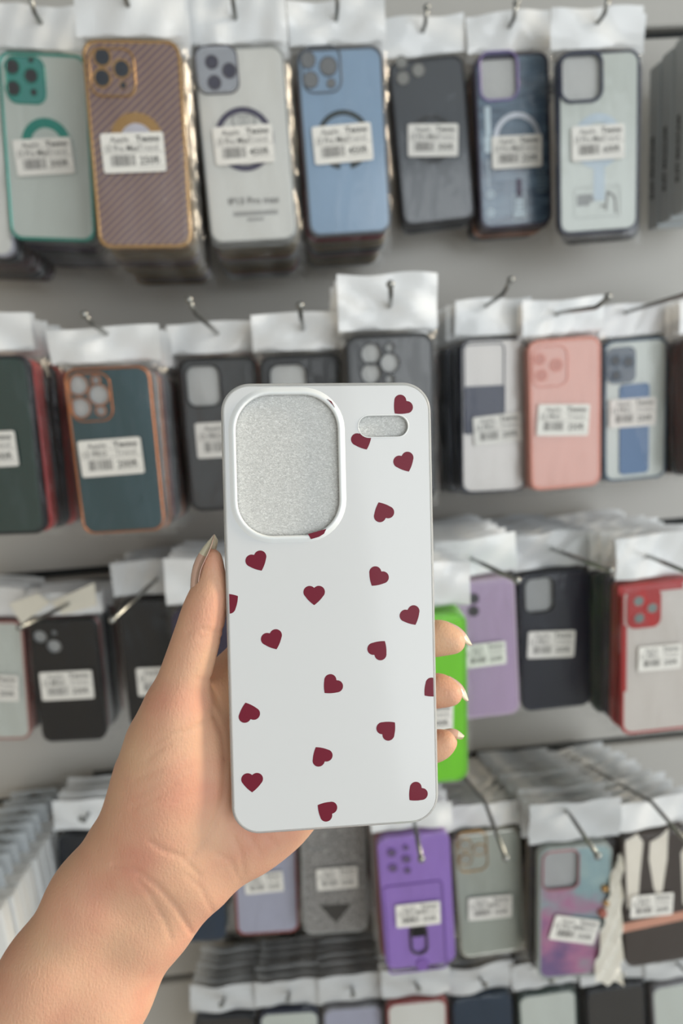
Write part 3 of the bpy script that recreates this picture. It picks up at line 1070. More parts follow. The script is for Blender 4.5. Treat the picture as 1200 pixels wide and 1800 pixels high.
def ex_marb(root, M):
    camera_ring(root, M, (955, 1499, 1015, 1559), 8, 1.3, PINKRIM, 1.5)
    for u, v, r in ((1062, 1560, 7), (1064, 1585, 6), (1058, 1602, 9)):
        x, y = local(M, u, v)
        x2, _ = local(M, u+r, v)
        obj('charm', ball((x, y, 0.001), abs(x2-x)), GOLD if r < 8 else mat('coral_charm', (176, 108, 96), 0.4), root)
    vs, fs = [], []
    rnd = random.Random(5)
    NX, NY = 7, 34
    for j in range(NY+1):
        t = j/NY
        for i in range(NX+1):
            k = i/NX
            x, y = local(M, 1090-(8+42*t**0.8)*(1-k), 1498+225*t)
            vs.append((x+0.0005*math.sin(j*0.6), y, 0.004+0.0035*math.sin(j*0.8+i*1.7)+rnd.uniform(-.0009, .0009)))
    for j in range(NY):
        for i in range(NX):
            k = j*(NX+1)+i
            fs.append((k, k+NX+1, k+NX+2, k+1))
    me = bpy.data.meshes.new('bag_fold')
    me.from_pydata(vs, [], fs)
    smooth(me)
    obj('bag_fold', me, mat('painted_sunlit_film', (240, 237, 226), 0.2, coat=0.6), root)  # clear bag edge; the sun caught on it is put into an opaque pale colour


pack('marble', 'pink and teal marbled phone case with pink camera ring', (1010, 1605), 130, 78, 160, -1.0, mat('iridescent_edge', (160, 170, 168), 0.25, coat=0.4), MARBLE, cut=(hole_rr(955, 1499, 1015, 1559, 8),), insert=INSERT_G,
     lab=(1008, 1631, 82, -9, '12 PRO MAX', '250₺'), stack=(BLACKE, OLIVE, GREENS), extras=ex_marb, head=46, headw=18, n=10, step=0.022, headmat=HEADER2, drop=0.34)


def ex_wallet(root, M):
    for pts in (((1098, 1478), (1120, 1466), (1130, 1480), (1124, 1540), (1120, 1600), (1102, 1596)), ((1142, 1480), (1160, 1470), (1174, 1456), (1172, 1510), (1160, 1590), (1148, 1560), (1140, 1510)),
                ((1196, 1500), (1212, 1470), (1216, 1580), (1200, 1590))):
        obj('white_plume', plate([[local(M, *p) for p in pts][::-1]], 0, 0.4*mm), WHITEP, root)
    x0, y0 = local(M, 1090, 1632)
    x1, y1 = local(M, 1222, 1604)
    ang = math.atan2(y1-y0, x1-x0)
    me = plate([rr(0, 0, math.hypot(x1-x0, y1-y0), 11*mm, 0.5*mm)], 0, 0.5*mm)
    me.transform(Matrix.Translation(((x0+x1)/2, (y0+y1)/2, 0)) @ Matrix.Rotation(ang, 4, 'Z'))
    obj('rose_band', me, ROSEBAND, root)


pack('wallet', 'charcoal phone wallet with white plumes and rose gold band, fourth row', (1160, 1580), 132, 80, 162, 0.5, CHAR, CHAR, lab=(1143, 1588, 75, 5, '12 PRO', '200₺'), stack=(MAROON, CHAR, BLACKE, CHAR),
     extras=ex_wallet, head=34, rimw=2.0, n=10, step=0.022, drop=0.34)
pack('wristdark', 'dark phone case with a folded white header beside the wrist', (160, 1560), 105, 75, 150, 4.0, BLACKE, BLACKE, stack=(BLACKE, NAVYD), head=42)

# --- fifth row: only the header flaps reach into the picture ------------------------
for i, (u, w_) in enumerate(((395, 104), (510, 104), (622, 104), (735, 106), (850, 104), (965, 104), (1085, 104), (1200, 104))):
    pack('r5_%d' % i, 'phone case of the bottom row, number %s from the wrist, only its header showing' % ('one', 'two', 'three', 'four', 'five', 'six', 'seven', 'eight')[i],
         (u, 1858 - 0.075*(u-600)), w_, 75, 150, 2.0, (BLACKE, NAVYB, PLUM, REDBR, NAVYK, GREENS, BLACKE, PLUM)[i], (GREYB, FROST, LAV, FROSTW, NAVYK, FROST, GREYB, FROST)[i],
         stack=(BLACKE, PLUM, NAVYD), head=40, headmat=HEADER2, n=6, step=0.017, drop=0.36)

# --- slim white boxes with hang tabs at the lower left ------------------------------
far = onwall(52, 1402, 0.04)          # top of the farthest hang tab
for i in range(10):
    d = 0.04+0.0215*i
    M = Matrix.Translation((far.x+0.001*(i % 3), -d, far.z-0.106+0.0025*i+random.uniform(-.0015, .0015))) @ Matrix(((1, 0, 0), (0, 0, -1), (0, 1, 0))).to_4x4() @ Matrix.Rotation(math.radians(1.0), 4, 'Z')
    card_box(M, 0.088, 0.16, 0.018, WHITEB, 'slim white card box with punched hang tab, %s from the wall, lower left' % ORD[i], 'white hang tab boxes', None, (0.062, 0.027))


# ------------------------------------------------------------------ hooks
def hook(pierce, tip, kd, elbow=None, label='', drop=0.11):
    """zinc wire hook: from the wall through the header to a ball-ended tip"""
    best = None
    P0 = onwall(pierce[0], pierce[1], kd)
    e = elbow or tip
    for s in range(6, 150, 2):
        P1 = onwall(e[0], e[1], kd+s*mm)
        v = P1-P0
        sc = abs(v.x/v.y) + abs(v.z/-v.y-0.12)
        if best is None or sc < best[0]:
            best = (sc, P1, s)
    P1 = best[1]
    base = Vector((P0.x+(P0-P1).normalized().x*0.3*kd, -0.0006, P0.z-(drop+0.03)*kd))
    root = empty('display_hook', Matrix.Translation(base))
    tag(root, label, 'hook', 'wire display hooks')
    pts = [base, P0, P1]
    if elbow:
        P2 = onwall(tip[0], tip[1], -P1.y+0.008)
        pts = [base, P0, P1+(P0-P1).normalized()*0.004, P1+(P2-P1).normalized()*0.004, P2]
    pts = [p-base for p in pts]
    obj('wire', tube(pts, 0.0021, 10), STEEL, root)
    obj('ball_tip', ball(pts[-1], 0.0034), STEEL, root)
    obj('wall_bracket', boxmesh(-0.022, 0.022, -0.004, 0.0005, -0.006, 0.010, 0.001), STEEL_D, root)
    return root


def pk(k, extra=0.004):
    return PACKS[k].d+extra


HK = [('copper', (182, 583), (148, 553), (162, 570), 'wire hook holding the copper rimmed teal case'),
      ('blackc', (380, 583), (332, 527), (342, 550), 'upturned wire hook left above the heart case'),
      ('blackd', (532, 575), (527, 537), (528, 552), 'short wire hook straight above the heart case'),
      ('blackcirc', (686, 534), (686, 500), (687, 516), 'wire hook in the tallest white header'),
      ('nslider', (858, 535), (897, 492), (886, 515), 'upturned wire hook above the navy slider case'),
      ('salmon', (985, 549), (1068, 522), (1050, 540), 'long wire hook above the salmon case'),
      ('strap', (1106, 547), (1225, 505), (1205, 517), 'long wire hook above the blue strap case'),
      ('black13', (120, 1062), (35, 1103), None, 'wire hook above the glossy black case with two holes'),
      ('blackplain', (273, 1020), (197, 1090), None, 'wire hook crossing the plain black case by the thumb'),
      ('lilac', (835, 985), (908, 1020), None, 'wire hook above the lilac case'),
      ('navy11', (975, 967), (1072, 1002), None, 'wire hook above the dark navy case'),
      ('redb', (1145, 980), (1222, 1012), None, 'wire hook above the red bumper case'),
      ('armour', (727, 1440), (740, 1510), None, 'wire hook over the purple armoured case'),
      ('silver', (852, 1410), (888, 1508), None, 'wire hook over the sage silver case'),
      ('marble', (1000, 1430), (1050, 1505), None, 'wire hook over the marbled case'),
      ('wallet', (1145, 1410), (1210, 1485), None, 'wire hook over the charcoal wallet')]
for k, pi_, ti_, el_, lb in HK:
    hook(pi_, ti_, pk(k), el_, lb, PACKS[k].drop)
for k, nm in (('teal', 'teal rimmed'), ('gold', 'mauve carbon'), ('white', 'milky white'), ('blue', 'blue grey'), ('smoke', 'smoky grey'), ('tech', 'circuit print'), ('nclear', 'frosted clear'),
              ('edgewhite', 'pale lilac'), ('dgreen', 'dark green'), ('edgemaroon', 'maroon'), ('rosegrey', 'rose rimmed'), ('hiddenplum', 'plum'), ('lime', 'lime green'),
              ('navyk', 'blue black'), ('lav', 'lavender'), ('glitter', 'glittery'), ('wristdark', 'wrist side dark')) + tuple(('r5_%d' % i, 'bottom row %s' % ('one', 'two', 'three', 'four', 'five', 'six', 'seven', 'eight')[i]) for i in range(8)):
    Kp = PACKS[k]
    hp = Kp.M @ Vector((0, Kp.H/2+0.026, 0))
    base = Vector((hp.x, -0.0006, hp.z-Kp.drop*Kp.d))
    root = empty('display_hook', Matrix.Translation(base))
    tag(root, 'wire hook holding the %s case' % nm, 'hook', 'wire display hooks')
    a = Vector((0, -Kp.d-0.012, Kp.drop*(Kp.d+0.012)))
    obj('wire', tube([(0, 0, 0), a, a+Vector((0, -0.008, 0.010))], 0.0021, 10), STEEL, root)
    obj('ball_tip', ball(a+Vector((0, -0.008, 0.010)), 0.0034), STEEL, root)
    obj('wall_bracket', boxmesh(-0.022, 0.022, -0.004, 0.0005, -0.006, 0.010, 0.001), STEEL_D, root)

for k, Kp in PACKS.items():
    print('PACK %-10s zc=%.3f d=%.3f' % (k, Kp.zc, Kp.d))

# ------------------------------------------------------------------ the held heart case
RC = Matrix(((0.99511778, -0.02275064, 0.09603654), (0.02488575, 0.99946774, -0.02109327), (-0.09550554, 0.02338023, 0.99515429)))
TC = Vector((-3.434, -35.0605, -250.1875))*mm
CASEM = CAMM @ (Matrix.Translation(TC) @ RC.to_4x4())
CW, CH, CR = 77*mm, 164.5*mm, 10.5*mm
CLEAR = mat('clear_tpu', (236, 238, 238), 0.08, trans=0.6, vary=0.0, ior=1.3)
CASEW = mat('white_printed_back', (212, 214, 215), 0.22, coat=0.6, vary=0.015, scale=12)
LIPW = mat('milky_lip', (232, 236, 237), 0.12, coat=0.9, vary=0.01)
HEART = mat('burgundy_print', (112, 14, 40), 0.35, coat=0.1, vary=0.04, spec=0.25)
NONW = ramp_mat('nonwoven_insert', 'noise', [(0.3, (188, 189, 187)), (0.5, (206, 207, 205)), (0.72, (236, 237, 235))], 1050, 0.8, 0.0, stretch=(1.0, 1.7, 1), rot=0.5)
_n = NONW.node_tree
_t = [n for n in _n.nodes if n.type == 'TEX_NOISE'][0]
_t.inputs['Detail'].default_value = 6.0
_t.inputs['Distortion'].default_value = 1.2
_b = _n.nodes.new('ShaderNodeBump')
_b.inputs['Strength'].default_value = 0.5
_b.inputs['Distance'].default_value = 0.0006
_n.links.new(_t.outputs['Fac'], _b.inputs['Height'])
_n.links.new(_b.outputs[0], _n.nodes['Principled BSDF'].inputs['Normal'])


def cl(u, v):
    return local(CASEM, u, v)


hc = empty('heart_phone_case', CASEM)
tag(hc, 'white phone case printed with burgundy hearts held in the hand', 'phone case')
rimp = [(1.3, -0.02), (0.8, -0.12), (0.35, -0.5), (0.08, -1.2), (0.0, -2.2), (0.0, -8.8), (0.25, -9.3), (0.8, -9.5), (1.35, -9.2), (1.45, -8.6), (1.45, -1.4)]
obj('clear_rim', loft(CW, CH, CR, [(a*mm, b*mm) for a, b in rimp], n=10, closed=True), CLEAR, hc)
hx, hy, hw, hh = pbox(CASEM, 412, 694, 598, 939)
px_, py_, pw_, ph_ = pbox(CASEM, 629.5, 731, 717, 767)
hole_cam = rr(hx, hy, hw, hh, 12.8*mm, 10)
hole_pill = rr(px_, py_, pw_, ph_, ph_/2, 8)
obj('back_plate', plate([rr(0, 0, CW-2.5*mm, CH-2.5*mm, CR-1.2*mm, 10), hole_cam, hole_pill], -1.2*mm, 0.0, 0.00012), CASEW, hc)
lipp = [(-2.6, -0.05), (-2.1, 0.22), (-1.5, 0.6), (-1.0, 0.82), (-0.55, 0.86), (-0.2, 0.72), (0.0, 0.4), (0.05, -0.6), (0.05, -1.4)]
lip = obj('camera_lip', loft(hw, hh, 12.8*mm, [(a*mm, b*mm) for a, b in lipp], hx, hy, n=10), LIPW, hc)
obj('flash_lip', loft(pw_, ph_, ph_/2, [(a*mm, b*mm) for a, b in ((-0.45, -0.02), (-0.25, 0.18), (-0.05, 0.16), (0.02, -0.2), (0.02, -1.4))], px_, py_, n=8), LIPW, hc)
ins = obj('nonwoven_insert', plate([rr(0, 0, CW-3.4*mm, CH-3.4*mm, CR-1.6*mm, 8)], -2.6*mm, -2.0*mm), NONW, hc)


def heart_poly(s):
    """heart of width s: two round lobes on a right-angled point, tip towards -y"""
    a = s/1.707
    c = a*0.3536
    P = [(0.0, -a*0.707)]
    for k in range(25):                                   # right lobe, from the right corner over to the notch
        t = math.radians(-45+180*k/24)
        P.append((c*1.05+a*0.49*math.cos(t), c*0.99+a*0.49*math.sin(t)))
    for k in range(25):
        t = math.radians(45+180*k/24)
        P.append((-c*1.05+a*0.49*math.cos(t), c*0.99+a*0.49*math.sin(t)))
    Q = []
    for p in P:
        if not Q or math.hypot(p[0]-Q[-1][0], p[1]-Q[-1][1]) > s*1e-3:
            Q.append(p)
    # slightly full sides, points every so often so that the outline can be clipped
    R_ = []
    for i in range(len(Q)):
        p, q = Q[i], Q[(i+1) % len(Q)]
        n = max(1, int(math.hypot(q[0]-p[0], q[1]-p[1])/(s*0.05)))
        for k in range(n):
            b_ = 0.045*4*(k/n)*(1-k/n) if n > 4 else 0.0
            R_.append((p[0]+(q[0]-p[0])*k/n+(q[1]-p[1])*b_, p[1]+(q[1]-p[1])*k/n-(q[0]-p[0])*b_-s*0.06))
    return R_


def clip(P, nx, ny, c):
    """keep the side where nx*x + ny*y <= c"""
    out = []
    for i in range(len(P)):
        a, b = P[i], P[(i+1) % len(P)]
        da, db = nx*a[0]+ny*a[1]-c, nx*b[0]+ny*b[1]-c
        if da <= 0:
            out.append(a)
        if da*db < 0:
            t = da/(da-db)
            out.append((a[0]+(b[0]-a[0])*t, a[1]+(b[1]-a[1])*t))
    return out


HEARTS = [(705.5, 714, -42, 45), (637, 774, 20, 44), (711, 813, 24, 52), (672.5, 899, -23, -50), (452, 987, 25, 52), (663, 1015, -32, 48), (552, 1046, 0, 1), (403, 1058, 19, -13),
          (722, 1083, 22, 42), (479, 1125, 19, 45), (665.5, 1141, 32, -42), (582.5, 1205, -37, 40), (759, 1211, -34, 30), (436.5, 1252, -14, -45), (681, 1282, 38, -36), (564, 1328, -27, -43),
          (443, 1375, 0, 1), (732, 1394, -38, 38), (573, 1424, -40, -24)]
pill_top, pill_bot = py_+ph_/2+0.0002, py_-ph_/2-0.0002
for i, (u, v, tx, ty) in enumerate(HEARTS):
    x, y = cl(u, v)
    q = cl(u+tx*0.2, v+ty*0.2)
    ang = math.atan2(q[1]-y, q[0]-x) + math.pi/2          # the tip of heart_poly points to -y
    ca, sa = math.cos(ang), math.sin(ang)
    P = [(x+a*ca-b*sa, y+a*sa+b*ca) for a, b in heart_poly(7.8*mm)]
    P = clip(P, 1, 0, CW/2-1.35*mm)
    P = clip(P, -1, 0, CW/2-1.35*mm)
    if i < 2:                                              # printed round the flash opening
        Q = []
        for a, b in P:
            cx_ = min(max(a, px_-pw_/2+ph_/2), px_+pw_/2-ph_/2)
            l = math.hypot(a-cx_, b-py_)
            rr_ = ph_/2+0.0002
            Q.append((a, b) if l > rr_ else (cx_+(a-cx_)/l*rr_, py_+(b-py_)/l*rr_))
        P = Q
    obj('heart_print', plate([P], -0.01*mm, 0.05*mm), HEART, hc)
for pts, zz in ((((541, 938.5), (573, 929.5), (569, 938), (560, 943.5), (546, 947.5)), 0.86), (((575, 702), (582, 706), (588, 716.5), (584.5, 712)), 0.86)):
    P = [cl(*p) for p in pts][::-1]
    obj('heart_print', plate([P], 0.5*mm, 0.93*mm), HEART, hc)


# ------------------------------------------------------------------ the hand
def hp(u, v, d):
    return np.array(((u-600)/F*d, (900-v)/F*d, -d))


def caps(*pts):
    """chain of (u, v, depth mm, radius mm)"""
    return [(hp(*a[:3]), hp(*b[:3]), a[3], b[3]) for a, b in zip(pts, pts[1:])]


def scaps(*pts):
    """the same chain rounded off with a Catmull-Rom spline"""
    P = [np.array(p, float) for p in pts]
    P = [2*P[0]-P[1]] + P + [2*P[-1]-P[-2]]
    out = []
    for i in range(1, len(P)-2):
        for k in range(3):
            t = k/3
            a, b, c, d = P[i-1:i+3]
            out.append(0.5*(2*b + (c-a)*t + (2*a-5*b+4*c-d)*t*t + (3*b-a-3*c+d)*t**3))
    out.append(P[-2])
    return caps(*[tuple(q) for q in out])


GR = {
    'forearm': (14.0, caps((290, 1490, 271, 15), (230, 1560, 271, 15), (130, 1715, 268, 16), (20, 1885, 262, 18), (-90, 2050, 254, 20))
                + caps((202, 1500, 267, 12), (152, 1576, 267, 11.2), (76, 1706, 265, 12), (-20, 1868, 258, 14), (-140, 2040, 250, 18))
                + caps((338, 1545, 271, 11), (284, 1612, 271, 11), (192, 1752, 268, 13), (90, 1910, 261, 15), (-20, 2080, 252, 18))
                ),
    'palm': (12.0, caps((300, 1480, 271, 17), (400, 1380, 279, 15), (450, 1250, 284, 11))
             + caps((330, 1470, 272, 15), (430, 1400, 280, 15), (505, 1310, 284, 11))
             + caps((362, 1522, 272, 13.2), (440, 1458, 276, 13.6), (492, 1414, 279, 13.2), (575, 1352, 282, 10.5))
             + caps((300, 1440, 272, 15), (360, 1330, 277, 14), (408, 1200, 278, 10.5))),
    'thenar': (9.0, caps((262, 1472, 268, 15.5), (292, 1400, 267.5, 20.0), (304, 1345, 264, 18.2), (305, 1300, 260, 14.6), (312, 1250, 256, 11.6))
               + caps((330, 1420, 272, 17), (345, 1340, 270, 14), (335, 1290, 265, 11))),
}
THUMB = scaps((312, 1252, 256, 11.4), (322, 1200, 254.5, 9.5), (337, 1150, 253.5, 8.8), (349, 1110, 253, 8.3), (358, 1078, 252.7, 7.9), (366, 1050, 252.5, 7.0), (371, 1027, 252.5, 5.6), (372.5, 1002, 252.5, 4.3), (373, 981, 252.5, 3.4))
FING = [
    caps((404, 1204, 278, 10.5), (470, 1112, 279, 9), (540, 1010, 277, 8), (585, 930, 275, 6.8)),
    scaps((452, 1246, 284, 10.5), (600, 1160, 286, 8.8), (706, 1127, 279, 7.6), (760, 1122.5, 271, 7.0), (778, 1122, 268.5, 6.4), (797, 1128, 266.5, 4.5)),
    scaps((505, 1312, 284, 10.5), (630, 1250, 287, 8.5), (712, 1220, 279, 7.2), (762, 1214.5, 271, 6.6), (778, 1215, 268.5, 5.9), (793, 1220, 266.5, 4.2)),
    scaps((572, 1356, 282, 9.5), (660, 1346, 285, 8), (722, 1326, 278, 6.8), (762, 1312, 271, 6.0), (774, 1308, 269.5, 5.2), (785, 1303, 268, 3.9))]

CREASES = [  # polylines in (u, v), depth mm, half width mm
    ([(330, 1112), (352, 1105), (372, 1110), (392, 1107)], 0.38, 0.85), ([(350, 1122), (372, 1119), (388, 1122)], 0.25, 0.8),
    ([(346, 1194), (376, 1192)], 0.3, 0.85),
    ([(326, 1288), (352, 1274), (372, 1258)], 0.5, 1.0), ([(373, 1250), (384, 1272), (392, 1292), (396, 1330)], 0.6, 1.2),
    ([(274, 1304), (300, 1290), (320, 1286)], 0.35, 0.9), ([(258, 1334), (290, 1310), (318, 1296)], 0.3, 0.9),
    ([(396, 1330), (392, 1400), (376, 1450), (350, 1490), (336, 1505)], 0.65, 1.3),
    ([(410, 1470), (424, 1500), (428, 1535)], 0.4, 0.95), ([(470, 1470), (486, 1488)], 0.35, 0.9), ([(440, 1472), (456, 1500)], 0.35, 0.9), ([(380, 1500), (404, 1512), (420, 1545)], 0.35, 0.9),
    ([(200, 1520), (240, 1530), (276, 1556), (310, 1594), (336, 1640)], 0.55, 1.0), ([(240, 1545), (262, 1570), (290, 1620), (300, 1650)], 0.35, 0.9),
    ([(330, 1540), (352, 1560), (372, 1600)], 0.35, 0.9), ([(262, 1478), (290, 1496), (320, 1506), (350, 1540)], 0.45, 1.0),
    ([(232, 1420), (270, 1404), (310, 1380)], 0.25, 0.9), ([(238, 1370), (280, 1352), (322, 1330)], 0.25, 0.9), ([(246, 1394), (290, 1376), (330, 1350)], 0.2, 0.9)]


def seg_d(P, a, b, ra, rb):
    ba = (b-a).astype(np.float32)
    pa = P - a.astype(np.float32)
    h = np.clip((pa@ba)/np.float32(ba@ba), 0, 1)
    d = pa - h[:, None]*ba
    return np.sqrt((d*d).sum(1)) - (ra + (rb-ra)*h)


def smin(a, b, k):
    h = np.maximum(k-np.abs(a-b), 0)/k
    return np.minimum(a, b) - h*h*k*0.25


def chain(P, segs, k):
    d = None
    for a, b, ra, rb in segs:
        e = seg_d(P, a, b, ra, rb)
        d = e if d is None else smin(d, e, k)
    return d


def sdf(P):
    P = P.astype(np.float32)
    body = None
    for nm in ('forearm', 'palm', 'thenar'):
        k, segs = GR[nm]
        e = chain(P, segs, k)
        body = e if body is None else smin(body, e, 13.0)
    body = smin(body, chain(P, THUMB, 1.0), 6.0)
    fs = None
    for s in FING:
        e = chain(P, s, 1.0)
        fs = e if fs is None else smin(fs, e, 1.2)
    body = smin(body, fs, 5.0)
    # skin creases
    near = np.abs(body) < 4
    if near.any():
        Q = P[near]
        uv = np.stack([Q[:, 0]/-Q[:, 2]*F+600, 900-Q[:, 1]/-Q[:, 2]*F], 1)
        add = np.zeros(len(Q), np.float32)
        for pl, dep, hw_ in CREASES:
            best = np.full(len(Q), 1e9, np.float32)
            pl = np.array(pl, np.float32)
            for a, b in zip(pl, pl[1:]):
                ba = b-a
                pa = uv-a
                h = np.clip((pa@ba)/(ba@ba), 0, 1)
                best = np.minimum(best, ((pa-h[:, None]*ba)**2).sum(1))
            sg = hw_*4.7
            add += dep*np.exp(-best/(sg*sg))
        add[Q[:, 2] < -275] = 0
        body[near] += add
    return body


def surface_nets(lo, hi, h):
    n = [int(math.ceil((hi[i]-lo[i])/h))+1 for i in range(3)]
    ax = [lo[i]+h*np.arange(n[i]) for i in range(3)]
    V = np.empty(n, np.float32)
    Y, Z = np.meshgrid(ax[1], ax[2], indexing='ij')
    slab = 16
    for i in range(0, n[0], slab):
        xs = ax[0][i:i+slab]
        P = np.empty((len(xs),)+Y.shape+(3,), np.float32)
        P[..., 0] = xs[:, None, None]
        P[..., 1] = Y
        P[..., 2] = Z
        V[i:i+slab] = sdf(P.reshape(-1, 3)).reshape(len(xs), *Y.shape)
    S = V < 0
    c = np.zeros([m-1 for m in n], np.int8)
    for dx in (0, 1):
        for dy in (0, 1):
            for dz in (0, 1):
                c += S[dx:n[0]-1+dx, dy:n[1]-1+dy, dz:n[2]-1+dz]
    act = (c > 0) & (c < 8)
    idx = np.full(act.shape, -1, np.int64)
    ijk = np.argwhere(act)
    idx[act] = np.arange(len(ijk))
    acc = np.zeros((len(ijk), 3))
    cnt = np.zeros(len(ijk))
    corners = [(a, b, d) for a in (0, 1) for b in (0, 1) for d in (0, 1)]
    I, J, Kk = ijk.T
    vals = {co: V[I+co[0], J+co[1], Kk+co[2]] for co in corners}
    for a in corners:
        for axis in range(3):
            if a[axis] == 0:
                b = list(a)
                b[axis] = 1
                b = tuple(b)
                va, vb = vals[a], vals[b]
                m = (va < 0) != (vb < 0)
                t = np.where(m, va/(va-vb+1e-12), 0)
                p = np.zeros((len(ijk), 3))
                p[:] = a
                p[:, axis] += t
                acc[m] += p[m]
                cnt[m] += 1
    vert = (ijk + acc/cnt[:, None])*h + np.array(lo)
    faces = []
    for axis in range(3):
        a1, a2 = (axis+1) % 3, (axis+2) % 3
        s0 = [slice(None)]*3
        s1 = [slice(None)]*3
        s0[axis] = slice(0, -1)
        s1[axis] = slice(1, None)
        e0, e1 = S[tuple(s0)], S[tuple(s1)]
        cr = np.argwhere(e0 != e1)
        cr = cr[(cr[:, a1] > 0) & (cr[:, a2] > 0) & (cr[:, a1] < n[a1]-1) & (cr[:, a2] < n[a2]-1)]
        ins_ = e0[tuple(cr.T)]
        q = []
        for o1, o2 in ((-1, -1), (0, -1), (0, 0), (-1, 0)):
            w_ = cr.copy()
            w_[:, a1] += o1
            w_[:, a2] += o2
            q.append(idx[tuple(w_.T)])
        q = np.stack(q, 1)
        q[~ins_] = q[~ins_][:, ::-1]
        faces.append(q)
    faces = np.concatenate(faces)
    faces = faces[(faces >= 0).all(1)]
    # pull the vertices onto the true surface
    for _ in range(2):
        d = sdf(vert)
        g = np.stack([sdf(vert+np.eye(3)[i]*0.25)-sdf(vert-np.eye(3)[i]*0.25) for i in range(3)], 1)/0.5
        vert = vert - np.clip(d, -h, h)[:, None]*g/np.maximum((g*g).sum(1), 0.3)[:, None]
    return vert, faces


def skin_material():
    m = bpy.data.materials.new('skin')
    m.use_nodes = True
    nt = m.node_tree
    L = nt.links.new
    b = nt.nodes['Principled BSDF']
    tc = nt.nodes.new('ShaderNodeTexCoord')
    n1 = nt.nodes.new('ShaderNodeTexNoise')
    n1.inputs['Scale'].default_value = 32
    n1.inputs['Detail'].default_value = 3
    L(tc.outputs['Object'], n1.inputs['Vector'])
    cr = nt.nodes.new('ShaderNodeValToRGB')
    el = cr.color_ramp.elements
    el[0].position, el[0].color = 0.3, lin((208, 148, 124)) + (1,)
    el[1].position, el[1].color = 0.72, lin((216, 176, 144)) + (1,)
    e = el.new(0.5)
    e.color = lin((213, 164, 136)) + (1,)
    L(n1.outputs['Fac'], cr.inputs[0])
    L(cr.outputs[0], b.inputs['Base Color'])
    b.inputs['Roughness'].default_value = 0.48
    b.inputs['Specular IOR Level'].default_value = 0.35
    b.inputs['Subsurface Weight'].default_value = 0.25
    b.inputs['Subsurface Radius'].default_value = (1.0, 0.38, 0.22)
    b.inputs['Subsurface Scale'].default_value = 0.0035
    v = nt.nodes.new('ShaderNodeTexVoronoi')
    v.inputs['Scale'].default_value = 950
    L(tc.outputs['Object'], v.inputs['Vector'])
    mp = nt.nodes.new('ShaderNodeMapping')
    mp.inputs['Rotation'].default_value = (0, 0, math.radians(25))
    mp.inputs['Scale'].default_value = (1, 0.3, 1)
    L(tc.outputs['Object'], mp.inputs['Vector'])
    n2 = nt.nodes.new('ShaderNodeTexNoise')
    n2.inputs['Scale'].default_value = 1300
    n2.inputs['Detail'].default_value = 5
    L(mp.outputs[0], n2.inputs['Vector'])
    mx = nt.nodes.new('ShaderNodeMath')
    mx.operation = 'MULTIPLY_ADD'
    mx.inputs[1].default_value = 0.5
    L(v.outputs['Distance'], mx.inputs[0])
    L(n2.outputs['Fac'], mx.inputs[2])
    bp = nt.nodes.new('ShaderNodeBump')
    bp.inputs['Strength'].default_value = 0.4
    bp.inputs['Distance'].default_value = 0.0004
    L(mx.outputs[0], bp.inputs['Height'])
    L(bp.outputs[0], b.inputs['Normal'])
    return m


lo = (-205.0, -275.0, -306.0)
hi = (62.0, 4.0, -222.0)
vert, faces = surface_nets(lo, hi, 1.0)
me = bpy.data.meshes.new('hand')
vv = vert*0.001
me.vertices.add(len(vv))
me.vertices.foreach_set('co', vv.ravel())
me.loops.add(faces.size)
me.loops.foreach_set('vertex_index', faces.ravel().astype(np.int32))
me.polygons.add(len(faces))
me.polygons.foreach_set('loop_start', np.arange(0, faces.size, 4, dtype=np.int32))
me.update(calc_edges=True)
me.validate()
smooth(me)
person = empty('person', CAMM)
tag(person, 'bare hand and forearm reaching in from the lower left, gripping the heart case', 'person')
obj('hand', me, skin_material(), person)

NAIL = mat('long_natural_nail', (222, 176, 158), 0.25, coat=0.7, vary=0.05, scale=120, sss=0.2)
NAILT = mat('nail_free_edge', (232, 222, 196), 0.25, coat=0.7, vary=0.03, sss=0.2)


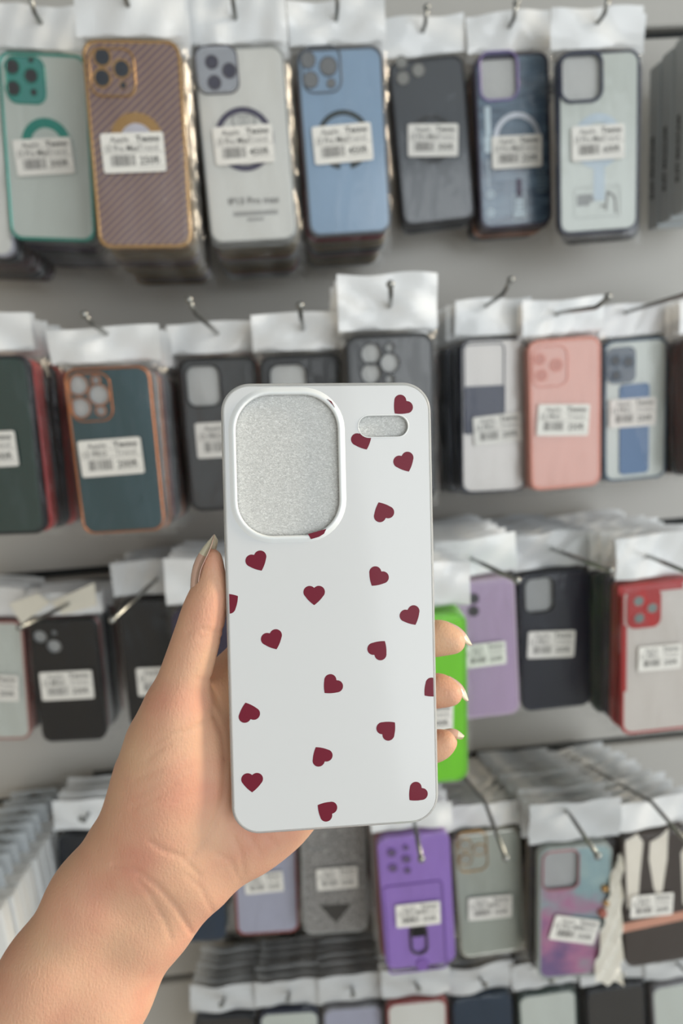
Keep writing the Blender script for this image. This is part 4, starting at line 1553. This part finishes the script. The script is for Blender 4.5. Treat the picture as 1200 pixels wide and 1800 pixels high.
def nail(base, tip, normal, r, wid, bulge, name='fingernail', split=0.55):
    """almond nail plate from base to tip (camera mm), bowed along its length and curved across"""
    a = (tip-base)
    Ln = np.linalg.norm(a)
    a = a/Ln
    n = normal-a*(normal@a)
    n = n/np.linalg.norm(n)
    b = np.cross(a, n)
    nu, nt_ = 8, 14
    vs, fs = [], []
    for lay in (0, 1):
        for j in range(nt_+1):
            t = j/nt_
            wd = wid*(1.0 if t < split else math.sqrt(max(0.0, 1-((t-split)/(1-split))**2.2))*0.96+0.04)
            if t < 0.15:
                wd = wid*(0.72+0.28*math.sin(t/0.15*math.pi/2))
            for i in range(nu+1):
                s = (i/nu*2-1)*wd
                ph = s/r
                p = base + a*(Ln*t) + n*(r*math.cos(ph)-r) + b*(r*math.sin(ph)) + n*(bulge*math.sin(math.pi*min(1, t*1.02))-0.28*lay)
                vs.append(tuple(p*0.001))
    N = (nt_+1)*(nu+1)
    for j in range(nt_):
        for i in range(nu):
            k = j*(nu+1)+i
            fs.append((k, k+1, k+nu+2, k+nu+1))
            fs.append((N+k, N+k+nu+1, N+k+nu+2, N+k+1))
    for j in range(nt_):
        for k in (j*(nu+1), j*(nu+1)+nu):
            fs.append((k, k+nu+1, N+k+nu+1, N+k))
    for i in range(nu):
        for k in (i, nt_*(nu+1)+i):
            fs.append((k, k+1, N+k+1, N+k))
    me = bpy.data.meshes.new(name)
    me.from_pydata(vs, [], fs)
    me.update()
    smooth(me)
    me.materials.append(NAIL)
    me.materials.append(NAILT)
    for i, p in enumerate(me.polygons):
        p.material_index = 1 if (i < 2*nt_*nu and (i//2)//nu >= 9) else 0
    o = bpy.data.objects.new(name, me)
    COL.objects.link(o)
    o.parent = person
    return o


nail(hp(335, 1042, 252.8), hp(376, 939, 253.2), np.array((-1.0, 0.32, -0.06)), 4.9, 6.9, 2.9)
nail(hp(785, 1092, 269.5), hp(830, 1133, 268.5), np.array((0.64, 0.70, -0.02)), 4.4, 5.2, 1.7)
nail(hp(789, 1188, 269.5), hp(824, 1231, 268.5), np.array((0.72, 0.62, -0.02)), 4.2, 4.9, 1.7)
nail(hp(782, 1282, 270.5), hp(816, 1293, 269.5), np.array((0.35, 0.85, -0.05)), 3.8, 4.4, 1.3)
